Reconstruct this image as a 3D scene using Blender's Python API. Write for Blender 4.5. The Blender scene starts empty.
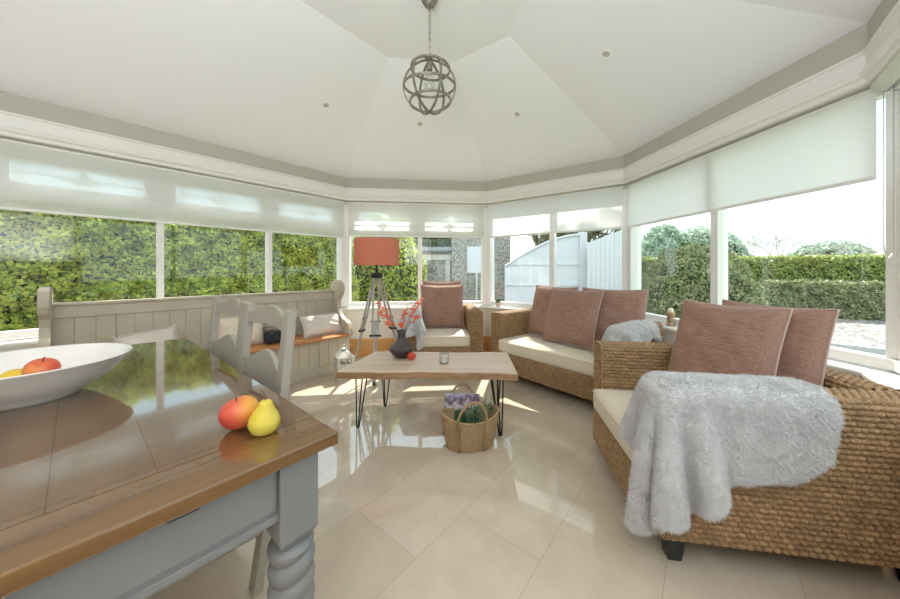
import bpy, math, random
import numpy as np
from mathutils import Vector, Matrix
from mathutils.bvhtree import BVHTree
random.seed(7); RNG = np.random.RandomState(7)
PI = math.pi
S = bpy.context.scene
COL = S.collection
CAMH = 1.18; F = 315.0; CY = 270.0

# ------------------------------------------------------------------ camera, sky, sun, exposure
cam = bpy.data.cameras.new('camera'); camo = bpy.data.objects.new('camera', cam); COL.objects.link(camo)
camo.location = (0, 0, CAMH); camo.rotation_euler = (PI/2, 0, 0)
cam.sensor_width = 36; cam.lens = 36*F/900; cam.shift_y = -(299.5-CY)/900; cam.clip_start = .02; cam.clip_end = 500
S.camera = camo
w = bpy.data.worlds.new('sky'); S.world = w; w.use_nodes = True
nt = w.node_tree; nt.nodes.clear()
wo = nt.nodes.new('ShaderNodeOutputWorld'); bg = nt.nodes.new('ShaderNodeBackground')
tc = nt.nodes.new('ShaderNodeTexCoord'); sp = nt.nodes.new('ShaderNodeSeparateXYZ'); rp = nt.nodes.new('ShaderNodeValToRGB')
nt.links.new(tc.outputs['Generated'], sp.inputs[0]); nt.links.new(sp.outputs['Z'], rp.inputs[0])
e = rp.color_ramp.elements
e[0].position = 0.0; e[0].color = (.86, .97, 1, 1)
e[1].position = .75; e[1].color = (1.6, 1.7, 1.8, 1)
x = e.new(.30); x.color = (.62, .84, 1, 1)
nt.links.new(rp.outputs[0], bg.inputs[0]); bg.inputs[1].default_value = .88
nt.links.new(bg.outputs[0], wo.inputs[0])
SUN_AZ = math.radians(14); SUN_EL = math.radians(47)
sl = bpy.data.lights.new('sun', 'SUN'); so = bpy.data.objects.new('sun', sl); COL.objects.link(so)
sl.energy = 5.5; sl.angle = math.radians(.6); sl.color = (1, .94, .84)
sd = Vector((math.sin(SUN_AZ)*math.cos(SUN_EL), math.cos(SUN_AZ)*math.cos(SUN_EL), math.sin(SUN_EL)))
so.rotation_euler = sd.to_track_quat('Z', 'Y').to_euler(); so.location = (3, 12, 9)
vs = S.view_settings
vs.view_transform = 'Standard'; vs.look = 'None'; vs.gamma = 1; vs.use_curve_mapping = False; vs.exposure = 1.15
FILL_POWER = 38  # unseen area fill added behind the camera to brighten the ceiling
lt = bpy.data.lights.new('added_ceiling_fill', 'AREA'); lt.shape = 'RECTANGLE'; lt.size = 1.2; lt.size_y = .8; lt.energy = FILL_POWER; lt.color = (.90, .94, 1)
lo = bpy.data.objects.new('added_ceiling_fill', lt); COL.objects.link(lo); lo.location = (-.42, -.55, 1.30); lo.rotation_euler = (math.pi, 0, math.radians(40))

# ------------------------------------------------------------------ materials
class NB:
    def __init__(s, name):
        s.m = bpy.data.materials.new(name); s.m.use_nodes = True; s.t = s.m.node_tree; s.t.nodes.clear()
        s.out = s.n('OutputMaterial')
    def n(s, k, **kw):
        x = s.t.nodes.new('ShaderNode'+k)
        for a, b in kw.items():
            if a.startswith('i_'):
                key = a[2:].replace('_', ' ')
                x.inputs[key].default_value = b
            else: setattr(x, a, b)
        return x
    def l(s, a, b): s.t.links.new(a, b)
def c4(c): return (c[0], c[1], c[2], 1)
def srgb(r, g, b):
    f = lambda v: (v/255/12.92) if v/255 <= .04045 else ((v/255+.055)/1.055)**2.4
    return (f(r), f(g), f(b))
def mat(name, col, rough=.5, metal=0, noise=0, nscale=20, bump=0, bscale=60, coat=0, spec=.5, stretch=None, col2=None, sheen=0, trans=0, attr=None):
    b = NB(name); p = b.n('BsdfPrincipled')
    p.inputs['Base Color'].default_value = c4(col); p.inputs['Roughness'].default_value = rough
    p.inputs['Metallic'].default_value = metal; p.inputs['Coat Weight'].default_value = coat; p.inputs['Coat Roughness'].default_value = .05
    p.inputs['Specular IOR Level'].default_value = spec
    if sheen: p.inputs['Sheen Weight'].default_value = sheen; p.inputs['Sheen Roughness'].default_value = .4
    tcn = b.n('TexCoord'); mp = b.n('Mapping'); b.l(tcn.outputs['Object'], mp.inputs[0])
    if stretch: mp.inputs['Scale'].default_value = stretch
    if noise or col2:
        nz = b.n('TexNoise'); nz.inputs['Scale'].default_value = nscale; nz.inputs['Detail'].default_value = 5; b.l(mp.outputs[0], nz.inputs[0])
        mx = b.n('Mix', data_type='RGBA')
        c2 = col2 if col2 else tuple(v*(1-noise) for v in col)
        mx.inputs[6].default_value = c4(col); mx.inputs[7].default_value = c4(c2)
        rr = b.n('ValToRGB'); rr.color_ramp.elements[0].position = .38; rr.color_ramp.elements[1].position = .62
        b.l(nz.outputs[0], rr.inputs[0]); b.l(rr.outputs[0], mx.inputs[0]); src = mx.outputs[2]
        if attr:
            at = b.n('Attribute', attribute_name='tone'); hs = b.n('HueSaturation')
            ma = b.n('MapRange'); ma.inputs[3].default_value = 1-attr; ma.inputs[4].default_value = 1+attr
            b.l(at.outputs['Fac'], ma.inputs[0]); b.l(ma.outputs[0], hs.inputs['Value']); b.l(src, hs.inputs['Color']); src = hs.outputs[0]
        b.l(src, p.inputs['Base Color'])
    if bump:
        n2 = b.n('TexNoise'); n2.inputs['Scale'].default_value = bscale; n2.inputs['Detail'].default_value = 4; b.l(mp.outputs[0], n2.inputs[0])
        bp = b.n('Bump'); bp.inputs['Strength'].default_value = bump; bp.inputs['Distance'].default_value = .01
        b.l(n2.outputs[0], bp.inputs['Height']); b.l(bp.outputs[0], p.inputs['Normal'])
    if trans:
        tr = b.n('BsdfTranslucent'); tr.inputs[0].default_value = c4(col); ms = b.n('MixShader'); ms.inputs[0].default_value = trans
        b.l(p.outputs[0], ms.inputs[1]); b.l(tr.outputs[0], ms.inputs[2]); b.l(ms.outputs[0], b.out.inputs[0])
    else: b.l(p.outputs[0], b.out.inputs[0])
    return b.m
def leafmat(name, cols, trans=.35, rough=.45):
    b = NB(name); at = b.n('Attribute', attribute_name='tone'); r = b.n('ValToRGB')
    el = r.color_ramp.elements
    for i, c in enumerate(cols):
        q = el[i] if i < 2 else el.new(.5)
        q.position = i/(len(cols)-1); q.color = c4(c)
    p = b.n('BsdfPrincipled'); p.inputs['Roughness'].default_value = rough
    tr = b.n('BsdfTranslucent'); ms = b.n('MixShader'); ms.inputs[0].default_value = trans
    b.l(at.outputs['Fac'], r.inputs[0]); b.l(r.outputs[0], p.inputs[0]); b.l(r.outputs[0], tr.inputs[0])
    b.l(p.outputs[0], ms.inputs[1]); b.l(tr.outputs[0], ms.inputs[2]); b.l(ms.outputs[0], b.out.inputs[0]); return b.m
def woodmat(name, c1, c2, rough=.35, coat=0, axis='X', scale=1.0, knots=True, bump=.12):
    b = NB(name); p = b.n('BsdfPrincipled'); p.inputs['Roughness'].default_value = rough
    p.inputs['Coat Weight'].default_value = coat; p.inputs['Coat Roughness'].default_value = .04
    tcn = b.n('TexCoord'); mp = b.n('Mapping'); b.l(tcn.outputs['Object'], mp.inputs[0])
    sc = {'X': (.7, 14, 14), 'Y': (14, .7, 14), 'Z': (14, 14, .7)}[axis]
    mp.inputs['Scale'].default_value = tuple(v*scale for v in sc)
    nz = b.n('TexNoise'); nz.inputs['Scale'].default_value = 1.6; nz.inputs['Detail'].default_value = 4; nz.inputs['Distortion'].default_value = .35
    b.l(mp.outputs[0], nz.inputs[0])
    r = b.n('ValToRGB'); r.color_ramp.elements[0].position = .3; r.color_ramp.elements[1].position = .7
    r.color_ramp.elements[0].color = c4(c2); r.color_ramp.elements[1].color = c4(c1); b.l(nz.outputs[0], r.inputs[0])
    src = r.outputs[0]
    if knots:
        vo = b.n('TexVoronoi'); vo.inputs['Scale'].default_value = 3.2*scale; m2 = b.n('Mapping'); m2.inputs['Scale'].default_value = {'X': (.5, 1.3, 1), 'Y': (1.3, .5, 1), 'Z': (1, 1, .5)}[axis]
        b.l(tcn.outputs['Object'], m2.inputs[0]); b.l(m2.outputs[0], vo.inputs[0])
        r2 = b.n('ValToRGB'); r2.color_ramp.elements[0].position = .04; r2.color_ramp.elements[1].position = .13
        r2.color_ramp.elements[0].color = (.35, .3, .28, 1); r2.color_ramp.elements[1].color = (1, 1, 1, 1)
        b.l(vo.outputs['Distance'], r2.inputs[0]); mx = b.n('Mix', data_type='RGBA', blend_type='MULTIPLY'); mx.inputs[0].default_value = .8
        b.l(src, mx.inputs[6]); b.l(r2.outputs[0], mx.inputs[7]); src = mx.outputs[2]
    b.l(src, p.inputs[0])
    bp = b.n('Bump'); bp.inputs['Strength'].default_value = bump; bp.inputs['Distance'].default_value = .004
    b.l(nz.outputs[0], bp.inputs['Height'])
    if bump > 0: b.l(bp.outputs[0], p.inputs['Normal'])
    b.l(p.outputs[0], b.out.inputs[0]); return b.m
M = {}
M['wall'] = mat('painted_wall', (.80, .77, .70), .6, bump=.03, bscale=120)
M['ceiling'] = mat('ceiling_paint', (.86, .86, .87), .8, bump=.02, bscale=150)
M['frieze'] = mat('frieze_paint', (.50, .48, .42), .7, bump=.02)
M['trim'] = mat('white_gloss', (.84, .82, .78), .35, bump=.01)
M['upvc'] = mat('white_frame', (.88, .87, .85), .3)
M['skirting'] = woodmat('oak_skirting', (.78, .43, .17), (.62, .31, .10), .4, axis='X', knots=False)
M['grey_paint'] = mat('grey_painted_wood', srgb(170, 163, 149), .45, noise=.06, nscale=8, bump=.05, bscale=40)
M['pew_paint'] = mat('pew_paint', srgb(196, 186, 166), .5, noise=.07, nscale=6, bump=.05, bscale=40)
M['table_grey'] = mat('table_grey_paint', srgb(133, 133, 131), .45, noise=.04, nscale=6, bump=.04, bscale=40)
M['table_wood'] = woodmat('varnished_pine', (.175, .088, .034), (.115, .055, .021), .10, coat=.9, axis='X', knots=False, bump=0)
M['table_wood_y'] = woodmat('varnished_pine_end', (.21, .108, .038), (.13, .062, .022), .12, coat=.8, axis='Y', knots=False, bump=0)
M['pine'] = woodmat('orange_pine', (.62, .28, .1), (.45, .18, .06), .35, axis='X')
M['oak_slab'] = woodmat('pale_slab', (.74, .60, .48), (.56, .42, .31), .4, axis='X')
M['oak_edge'] = woodmat('slab_bark_edge', (.42, .24, .11), (.22, .11, .05), .6, axis='X', scale=2)
M['grey_wood'] = woodmat('weathered_wood', (.50, .46, .42), (.30, .27, .25), .6, axis='Z', knots=False)
M['black'] = mat('black_metal', (.015, .015, .015), .4, metal=.3)
M['black_wood'] = mat('black_lacquer', (.008, .008, .008), .3)
M['wicker'] = mat('water_hyacinth', srgb(178, 145, 106), .6, col2=srgb(142, 110, 76), nscale=110, bump=.3, bscale=500, attr=.2, spec=.3)
M['linen'] = mat('cream_linen', srgb(226, 212, 190), .85, noise=.05, nscale=60, bump=.15, bscale=700, sheen=.2)
M['white_linen'] = mat('white_linen', srgb(224, 214, 202), .9, noise=.05, nscale=60, bump=.2, bscale=500, sheen=.2)
M['rose'] = mat('rose_brown_weave', srgb(166, 130, 112), .85, col2=srgb(146, 109, 94), nscale=3, stretch=(3, 50, 50), bump=.2, bscale=6, sheen=.15)
M['piping'] = mat('taupe_piping', srgb(190, 162, 150), .8)
M['fur'] = mat('grey_faux_fur', srgb(236, 233, 231), .95, noise=.06, nscale=16, bump=.6, bscale=220, sheen=.5)
M['ceramic'] = mat('white_ceramic', (.84, .81, .76), .25, noise=.03, coat=.3)
M['vase'] = mat('dark_stoneware', (.085, .06, .052), .36, col2=(.035, .026, .026), nscale=10, bump=.3, bscale=30)
M['berry'] = mat('coral_berry', (.90, .16, .07), .4)
M['twig'] = mat('twig_bark', (.16, .10, .08), .8)
M['candle_red'] = mat('red_sparkle', (.72, .07, .03), .35, noise=.4, nscale=60, bump=.5, bscale=120)
M['shade'] = mat('coral_lampshade', srgb(238, 156, 132), .8, noise=.04, nscale=200, trans=.35)
M['brass'] = mat('antique_pewter', (.33, .30, .245), .45, metal=.55, noise=.4, nscale=40)
M['chrome'] = mat('brushed_nickel', (.6, .58, .54), .3, metal=.9)
M['stone'] = mat('grey_stone', (.36, .34, .31), .9, col2=(.15, .145, .13), nscale=16, bump=.8, bscale=18)
M['render'] = mat('pale_render', (.55, .53, .5), .9, noise=.1, nscale=5)
M['slate'] = mat('slate_roof', (.30, .33, .37), .8, noise=.2, nscale=9)
M['white_ext'] = mat('white_exterior_paint', (.56, .58, .61), .5)
M['paving'] = mat('terrace_paving', (.34, .33, .32), .85, noise=.15, nscale=5, bump=.2, bscale=30)
M['kerb'] = mat('kerb_stone', (.50, .50, .49), .85, noise=.15, nscale=12)
M['grass'] = mat('lawn', (.13, .22, .05), .9, noise=.4, nscale=14, bump=.6, bscale=80)
M['bark'] = mat('bark', (.30, .25, .22), .9, noise=.3, bump=.5)
M['hazed_bark'] = mat('hazed_bark', (.52, .45, .42), .9, noise=.2)  # bark colour lightened to paint in distance haze
M['seagrass'] = mat('seagrass_weave', srgb(180, 150, 110), .8, noise=.2, nscale=60, bump=.5, bscale=150)
M['flesh_apple'] = mat('red_yellow_skin', (.62, .06, .035), .38, col2=(.76, .26, .06), nscale=7, coat=.15)
b = NB('mango_skin'); p = b.n('BsdfPrincipled'); tcn = b.n('TexCoord'); sx = b.n('SeparateXYZ'); b.l(tcn.outputs['Object'], sx.inputs[0])
nz = b.n('TexNoise'); nz.inputs['Scale'].default_value = 30; b.l(tcn.outputs['Object'], nz.inputs[0]); ad = b.n('Math', operation='MULTIPLY_ADD'); ad.inputs[1].default_value = .03; b.l(nz.outputs[0], ad.inputs[0]); b.l(sx.outputs['X'], ad.inputs[2])
mr = b.n('MapRange'); mr.inputs[1].default_value = -.012; mr.inputs[2].default_value = .055; b.l(ad.outputs[0], mr.inputs[0]); rr = b.n('ValToRGB'); rr.color_ramp.elements[0].color = (.62, .07, .05, 1); rr.color_ramp.elements[1].color = (.80, .40, .06, 1); q = rr.color_ramp.elements.new(.4); q.color = (.70, .13, .06, 1)
b.l(mr.outputs[0], rr.inputs[0]); b.l(rr.outputs[0], p.inputs[0]); p.inputs['Roughness'].default_value = .4; b.l(p.outputs[0], b.out.inputs[0]); M['mango'] = b.m
M['pear'] = mat('pear_skin', (.68, .52, .04), .42, col2=(.72, .58, .10), nscale=12, bump=.05, bscale=200)
M['lemon'] = mat('lemon_skin', (.75, .5, .03), .45, bump=.2, bscale=150)
M['lantern'] = mat('whitewashed_metal', (.70, .68, .62), .6, noise=.2, nscale=30)
M['wax'] = mat('candle_wax', (.85, .80, .70), .5)
M['dark_wire'] = mat('dark_wire', (.03, .03, .035), .5, metal=.4)
M['dark_cloth'] = mat('dark_cloth', (.05, .055, .07), .9, noise=.4, nscale=20)
M['terracotta'] = mat('pale_pot', (.62, .5, .42), .8)
M['candleholder'] = mat('turned_wood', (.42, .28, .16), .6, noise=.3, nscale=40)
# gravel
b = NB('gravel'); p = b.n('BsdfPrincipled'); tcn = b.n('TexCoord'); v = b.n('TexVoronoi'); v.inputs['Scale'].default_value = 15
b.l(tcn.outputs['Object'], v.inputs[0]); r = b.n('ValToRGB'); r.color_ramp.elements[0].color = (.06, .06, .058, 1); r.color_ramp.elements[1].color = (.36, .345, .32, 1)
sx = b.n('SeparateColor'); b.l(v.outputs['Color'], sx.inputs[0]); b.l(sx.outputs[0], r.inputs[0]); b.l(r.outputs[0], p.inputs[0]); p.inputs['Roughness'].default_value = .9
bp = b.n('Bump'); bp.inputs['Strength'].default_value = 1; bp.inputs['Distance'].default_value = .03; bp.invert = True; b.l(v.outputs['Distance'], bp.inputs['Height']); b.l(bp.outputs[0], p.inputs['Normal'])
b.l(p.outputs[0], b.out.inputs[0]); M['gravel'] = b.m
# marble tile floor: running bond .62 x .40 m, laid parallel to the left wall
b = NB('polished_tiles'); p = b.n('BsdfPrincipled'); tcn = b.n('TexCoord'); mp = b.n('Mapping')
mp.inputs['Rotation'].default_value = (0, 0, -math.radians(51)); mp.inputs['Location'].default_value = (-.915, 3.48, 0)
b.l(tcn.outputs['Object'], mp.inputs[0])
br = b.n('TexBrick'); br.offset = .5; br.offset_frequency = 2; br.squash = 1
br.inputs['Scale'].default_value = 1; br.inputs['Brick Width'].default_value = .62; br.inputs['Row Height'].default_value = .40
br.inputs['Mortar Size'].default_value = .0013; br.inputs['Mortar Smooth'].default_value = .2; br.inputs['Bias'].default_value = 0
br.inputs['Color1'].default_value = c4(srgb(214, 200, 182)); br.inputs['Color2'].default_value = c4(srgb(204, 189, 168)); br.inputs['Mortar'].default_value = c4(srgb(182, 164, 142))
b.l(mp.outputs[0], br.inputs[0])
nz = b.n('TexNoise'); nz.inputs['Scale'].default_value = 5; nz.inputs['Detail'].default_value = 9; nz.inputs['Roughness'].default_value = .65; nz.inputs['Distortion'].default_value = .4
b.l(mp.outputs[0], nz.inputs[0]); r = b.n('ValToRGB'); r.color_ramp.elements[0].position = .35; r.color_ramp.elements[0].color = (.91, .88, .85, 1)
r.color_ramp.elements[1].position = .65; r.color_ramp.elements[1].color = (1.03, 1.02, 1.0, 1); b.l(nz.outputs[0], r.inputs[0])
mx = b.n('Mix', data_type='RGBA', blend_type='MULTIPLY'); mx.inputs[0].default_value = 1; b.l(br.outputs[0], mx.inputs[6]); b.l(r.outputs[0], mx.inputs[7])
b.l(mx.outputs[2], p.inputs[0]); p.inputs['Roughness'].default_value = .025; p.inputs['Specular IOR Level'].default_value = .7; p.inputs['Coat Weight'].default_value = .5; p.inputs['Coat Roughness'].default_value = .02
bp = b.n('Bump'); bp.inputs['Strength'].default_value = .25; bp.inputs['Distance'].default_value = .002; bp.invert = True; b.l(br.outputs['Fac'], bp.inputs['Height']); b.l(bp.outputs[0], p.inputs['Normal'])
b.l(p.outputs[0], b.out.inputs[0]); M['floor'] = b.m
def glassmat(name, tint=(1, 1, 1), refl=1.0, rough=0):
    b = NB(name); t = b.n('BsdfTransparent'); t.inputs[0].default_value = c4(tint); g = b.n('BsdfGlossy'); g.inputs['Roughness'].default_value = rough
    ge = b.n('NewGeometry'); dp = b.n('VectorMath', operation='DOT_PRODUCT'); b.l(ge.outputs['Incoming'], dp.inputs[0]); b.l(ge.outputs['Normal'], dp.inputs[1])
    ab = b.n('Math', operation='ABSOLUTE'); b.l(dp.outputs['Value'], ab.inputs[0]); om = b.n('Math', operation='SUBTRACT', use_clamp=True); om.inputs[0].default_value = 1; b.l(ab.outputs[0], om.inputs[1])
    pw5 = b.n('Math', operation='POWER'); pw5.inputs[1].default_value = 5; b.l(om.outputs[0], pw5.inputs[0]); fr = b.n('Math', operation='MULTIPLY_ADD'); fr.inputs[1].default_value = .8; fr.inputs[2].default_value = .04; b.l(pw5.outputs[0], fr.inputs[0]); mm = b.n('Math', operation='MULTIPLY'); mm.inputs[1].default_value = refl
    ms = b.n('MixShader'); b.l(fr.outputs[0], mm.inputs[0]); b.l(mm.outputs[0], ms.inputs[0]); b.l(t.outputs[0], ms.inputs[1]); b.l(g.outputs[0], ms.inputs[2]); b.l(ms.outputs[0], b.out.inputs[0]); return b.m
M['glass'] = glassmat('window_glass', (.96, .98, .97), 1.1)
M['clear'] = glassmat('drinking_glass', (.93, .94, .93), 2.0)
def sheermat(name, col, tl, tp):
    b = NB(name); d = b.n('BsdfDiffuse'); d.inputs[0].default_value = c4(col); t = b.n('BsdfTranslucent'); t.inputs[0].default_value = c4(col)
    a = b.n('BsdfTransparent'); m1 = b.n('MixShader'); m1.inputs[0].default_value = tl; m2 = b.n('MixShader'); m2.inputs[0].default_value = tp
    b.l(d.outputs[0], m1.inputs[1]); b.l(t.outputs[0], m1.inputs[2]); b.l(m1.outputs[0], m2.inputs[1]); b.l(a.outputs[0], m2.inputs[2]); b.l(m2.outputs[0], b.out.inputs[0]); return b.m
M['blind'] = sheermat('roller_blind_fabric', (.94, .94, .92), .72, .42)
M['blind_heavy'] = sheermat('roller_blind_fabric_dense', (.93, .92, .91), .68, .03)
M['obscure'] = sheermat('obscured_glass', (.92, .95, .95), .8, .15)
M['leaded'] = mat('lead_came', (.45, .47, .46), .5)
M['ivy'] = leafmat('ivy_leaves', [(.035, .12, .035), (.64, .68, .13), (.13, .29, .06)], .5)
M['box'] = leafmat('hedge_leaves', [(.065, .13, .03), (.42, .46, .12), (.15, .25, .06)], .3)
M['bush'] = leafmat('bush_leaves', [(.08, .13, .05), (.38, .39, .19), (.19, .24, .10)], .3)
M['dkleaf'] = leafmat('dark_leaves', [(.03, .07, .02), (.14, .22, .06), (.07, .13, .035)], .3)
M['haze'] = leafmat('hazed_far_leaves', [(.22, .32, .24), (.45, .55, .42), (.32, .43, .34)], .3)  # distance haze painted into the leaf colours
M['lavender'] = leafmat('lavender_leaves', [(.06, .12, .05), (.25, .33, .18), (.15, .22, .1)], .2)

# ------------------------------------------------------------------ mesh helpers
class MB:
    def __init__(s): s.v = []; s.f = []; s.mi = []
    def add(s, vs, fs, m=0):
        o = len(s.v); s.v += [tuple(q) for q in vs]; s.f += [tuple(i+o for i in f) for f in fs]; s.mi += [m]*len(fs)
    def box(s, x0, x1, y0, y1, z0, z1, T=None, m=0):
        vs = [Vector((x, y, z)) for z in (z0, z1) for x, y in ((x0, y0), (x1, y0), (x1, y1), (x0, y1))]
        if T: vs = [T(q) if callable(T) else T @ q for q in vs]
        s.add(vs, [(3, 2, 1, 0), (4, 5, 6, 7), (0, 1, 5, 4), (1, 2, 6, 5), (2, 3, 7, 6), (3, 0, 4, 7)], m)
    def hexa(s, vs, m=0): s.add(vs, [(3, 2, 1, 0), (4, 5, 6, 7), (0, 1, 5, 4), (1, 2, 6, 5), (2, 3, 7, 6), (3, 0, 4, 7)], m)
    def prism(s, poly, axis, a, b_, m=0):      # poly: list of 2D; axis: function(u,v,w)->3D
        n = len(poly); vs = [axis(u, v, a) for u, v in poly]+[axis(u, v, b_) for u, v in poly]
        s.add(vs, [tuple(range(n))[::-1], tuple(range(n, 2*n))]+[(i, (i+1) % n, n+(i+1) % n, n+i) for i in range(n)], m)
    def lathe(s, prof, n=32, c=(0, 0, 0), m=0, fn=None):
        vs = []
        for r_, z in prof:
            for k in range(n):
                a = 2*PI*k/n; rr = fn(r_, z, a) if fn else r_
                vs.append((c[0]+rr*math.cos(a), c[1]+rr*math.sin(a), c[2]+z))
        fs = [(i*n+k, i*n+(k+1) % n, (i+1)*n+(k+1) % n, (i+1)*n+k) for i in range(len(prof)-1) for k in range(n)]
        fs += [tuple(range(n))[::-1], tuple((len(prof)-1)*n+k for k in range(n))]
        s.add(vs, fs, m)
    def tube(s, pts, r_, n=8, closed=False, m=0):
        pts = [Vector(q) for q in pts]; N = len(pts); vs = []; up = Vector((0, 0, 1)); prev = None
        for i, q in enumerate(pts):
            if closed: t = (pts[(i+1) % N]-pts[i-1]).normalized()
            else: t = (pts[min(i+1, N-1)]-pts[max(i-1, 0)]).normalized()
            if prev is None:
                a = t.orthogonal().normalized()
            else: a = (prev-t*prev.dot(t)).normalized()
            prev = a; bb = t.cross(a); rr = r_[i] if isinstance(r_, (list, tuple)) else r_
            for k in range(n):
                g = 2*PI*k/n; vs.append(q+a*(rr*math.cos(g))+bb*(rr*math.sin(g)))
        M_ = N if closed else N-1
        fs = [(i*n+k, i*n+(k+1) % n, ((i+1) % N)*n+(k+1) % n, ((i+1) % N)*n+k) for i in range(M_) for k in range(n)]
        if not closed: fs += [tuple(range(n))[::-1], tuple((N-1)*n+k for k in range(n))]
        s.add(vs, fs, m)
    def ball(s, c, r_, n=12, sc=(1, 1, 1), m=0):
        prof = [(max(1e-4, r_*math.sin(PI*i/n)), -r_*math.cos(PI*i/n)) for i in range(n+1)]
        o = MB(); o.lathe(prof, n*2)
        s.add([(c[0]+q[0]*sc[0], c[1]+q[1]*sc[1], c[2]+q[2]*sc[2]) for q in o.v], o.f, m)
    def build(s, name, mats, parent=None, smooth=False, bevel=0, seg=2, T=None):
        me = bpy.data.meshes.new(name); vs = s.v
        if T: vs = [T @ Vector(q) for q in vs]
        me.from_pydata([tuple(q) for q in vs], [], s.f)
        mats = mats if isinstance(mats, (list, tuple)) else [mats]
        for q in mats: me.materials.append(M[q] if isinstance(q, str) else q)
        me.polygons.foreach_set('material_index', s.mi)
        import bmesh as BM
        bb = BM.new(); bb.from_mesh(me); BM.ops.recalc_face_normals(bb, faces=bb.faces); bb.to_mesh(me); bb.free()
        if smooth:
            me.polygons.foreach_set('use_smooth', [True]*len(me.polygons))
            if smooth != 'all': me.set_sharp_from_angle(angle=math.radians(38))
        o = bpy.data.objects.new(name, me); COL.objects.link(o)
        if parent: o.parent = parent
        if bevel:
            q = o.modifiers.new('bevel', 'BEVEL'); q.width = bevel; q.segments = seg; q.limit_method = 'ANGLE'; q.angle_limit = math.radians(40)
            q.harden_normals = False
        return o
def tag(o, label, cat, group=None, kind=None):
    o['label'] = label; o['category'] = cat
    if group: o['group'] = group
    if kind: o['kind'] = kind
    return o
def struct(o): o['kind'] = 'structure'; return o
def thing(name, label, cat, loc=(0, 0, 0), rz=0, group=None, rot=None):
    o = bpy.data.objects.new(name, None); COL.objects.link(o); o.location = loc
    o.rotation_euler = rot if rot else (0, 0, rz); o.empty_display_size = .1
    return tag(o, label, cat, group)
def grid_mesh(name, P, mat_, parent=None, tone=None, closed_u=False, smooth=True):
    """P: array (nu,nv,3)"""
    nu, nv = P.shape[:2]; me = bpy.data.meshes.new(name)
    idx = np.arange(nu*nv).reshape(nu, nv)
    if closed_u: idx = np.vstack([idx, idx[:1]])
    q = np.stack([idx[:-1, :-1], idx[1:, :-1], idx[1:, 1:], idx[:-1, 1:]], -1).reshape(-1, 4)
    return raw_mesh(name, P.reshape(-1, 3), q, mat_, parent, tone, smooth)
def raw_mesh(name, V, Q, mat_, parent=None, tone=None, smooth=True):
    me = bpy.data.meshes.new(name); n = Q.shape[1]
    me.vertices.add(len(V)); me.vertices.foreach_set('co', np.asarray(V, dtype=np.float32).ravel())
    me.loops.add(Q.size); me.loops.foreach_set('vertex_index', Q.astype(np.int32).ravel())
    me.polygons.add(len(Q)); me.polygons.foreach_set('loop_start', (np.arange(len(Q))*n).astype(np.int32)); 
    me.update(calc_edges=True); me.validate()
    if smooth: me.polygons.foreach_set('use_smooth', [True]*len(me.polygons))
    if tone is not None:
        a = me.attributes.new('tone', 'FLOAT', 'POINT'); a.data.foreach_set('value', np.asarray(tone, dtype=np.float32).ravel())
    me.materials.append(M[mat_] if isinstance(mat_, str) else mat_)
    o = bpy.data.objects.new(name, me); COL.objects.link(o)
    if parent: o.parent = parent
    return o

# ------------------------------------------------------------------ room plan
C = [None, (-1.42, 4.30), (.515, 4.506), (1.92, 3.469), (2.131, 1.604), (.495, -.416), (-.79, -1.95), (-5.02, .01)]
C = [Vector((q[0], q[1])) if q else None for q in C]
RING = C[1:]                                   # clockwise seen from above
def edge_dirs(i):
    a = RING[i]; b_ = RING[(i+1) % len(RING)]; d = (b_-a).normalized(); n = Vector((-d.y, d.x)); return a, b_, d, n   # n = outward
def offc(i, off):                              # mitred corner i at outward offset
    _, _, d0, n0 = edge_dirs((i-1) % len(RING)); a, _, d1, n1 = edge_dirs(i)
    bis = (n0+n1); k = off/(bis.length_squared/2+1e-9)*1.0
    return a+bis*(off/(1+n0.dot(n1)))
def wp(i, s_, off, z):                         # point along wall i at distance s from its first corner, outward offset
    a, b_, d, n = edge_dirs(i); q = a+d*s_+n*off; return Vector((q.x, q.y, z))
def s_at(i, px, off=.12):                      # where the sight line of column px meets wall i
    a, b_, d, n = edge_dirs(i); k = (px-450)/F; q = a+n*off
    return (k*q.y-q.x)/(d.x-k*d.y)
def seg_prism(mb, i, prof, m=0, e0=True, e1=True):   # extrude (off,z) profile along wall i with mitred ends
    n = len(prof); vs = []
    for (off, z) in prof: q = offc(i, off); vs.append((q.x, q.y, z))
    for (off, z) in prof: q = offc((i+1) % len(RING), off); vs.append((q.x, q.y, z))
    mb.add(vs, [tuple(range(n))[::-1], tuple(range(n, 2*n))]+[(k, (k+1) % n, n+(k+1) % n, n+k) for k in range(n)], m)
NAMES = ['back', 'back_right', 'right', 'front_right', 'rear', 'rear_left', 'left']
WIN = [0, 1, 2, 3, 6]
Z_SILL, Z_HEAD, Z_EAVE = .66, 2.13, 2.44
# floor
mb = MB(); pts = [offc(i, .3) for i in range(7)]
mb.prism([(q.x, q.y) for q in pts], lambda u, v, w_: (u, v, w_), -.12, 0); struct(mb.build('floor', 'floor'))
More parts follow.
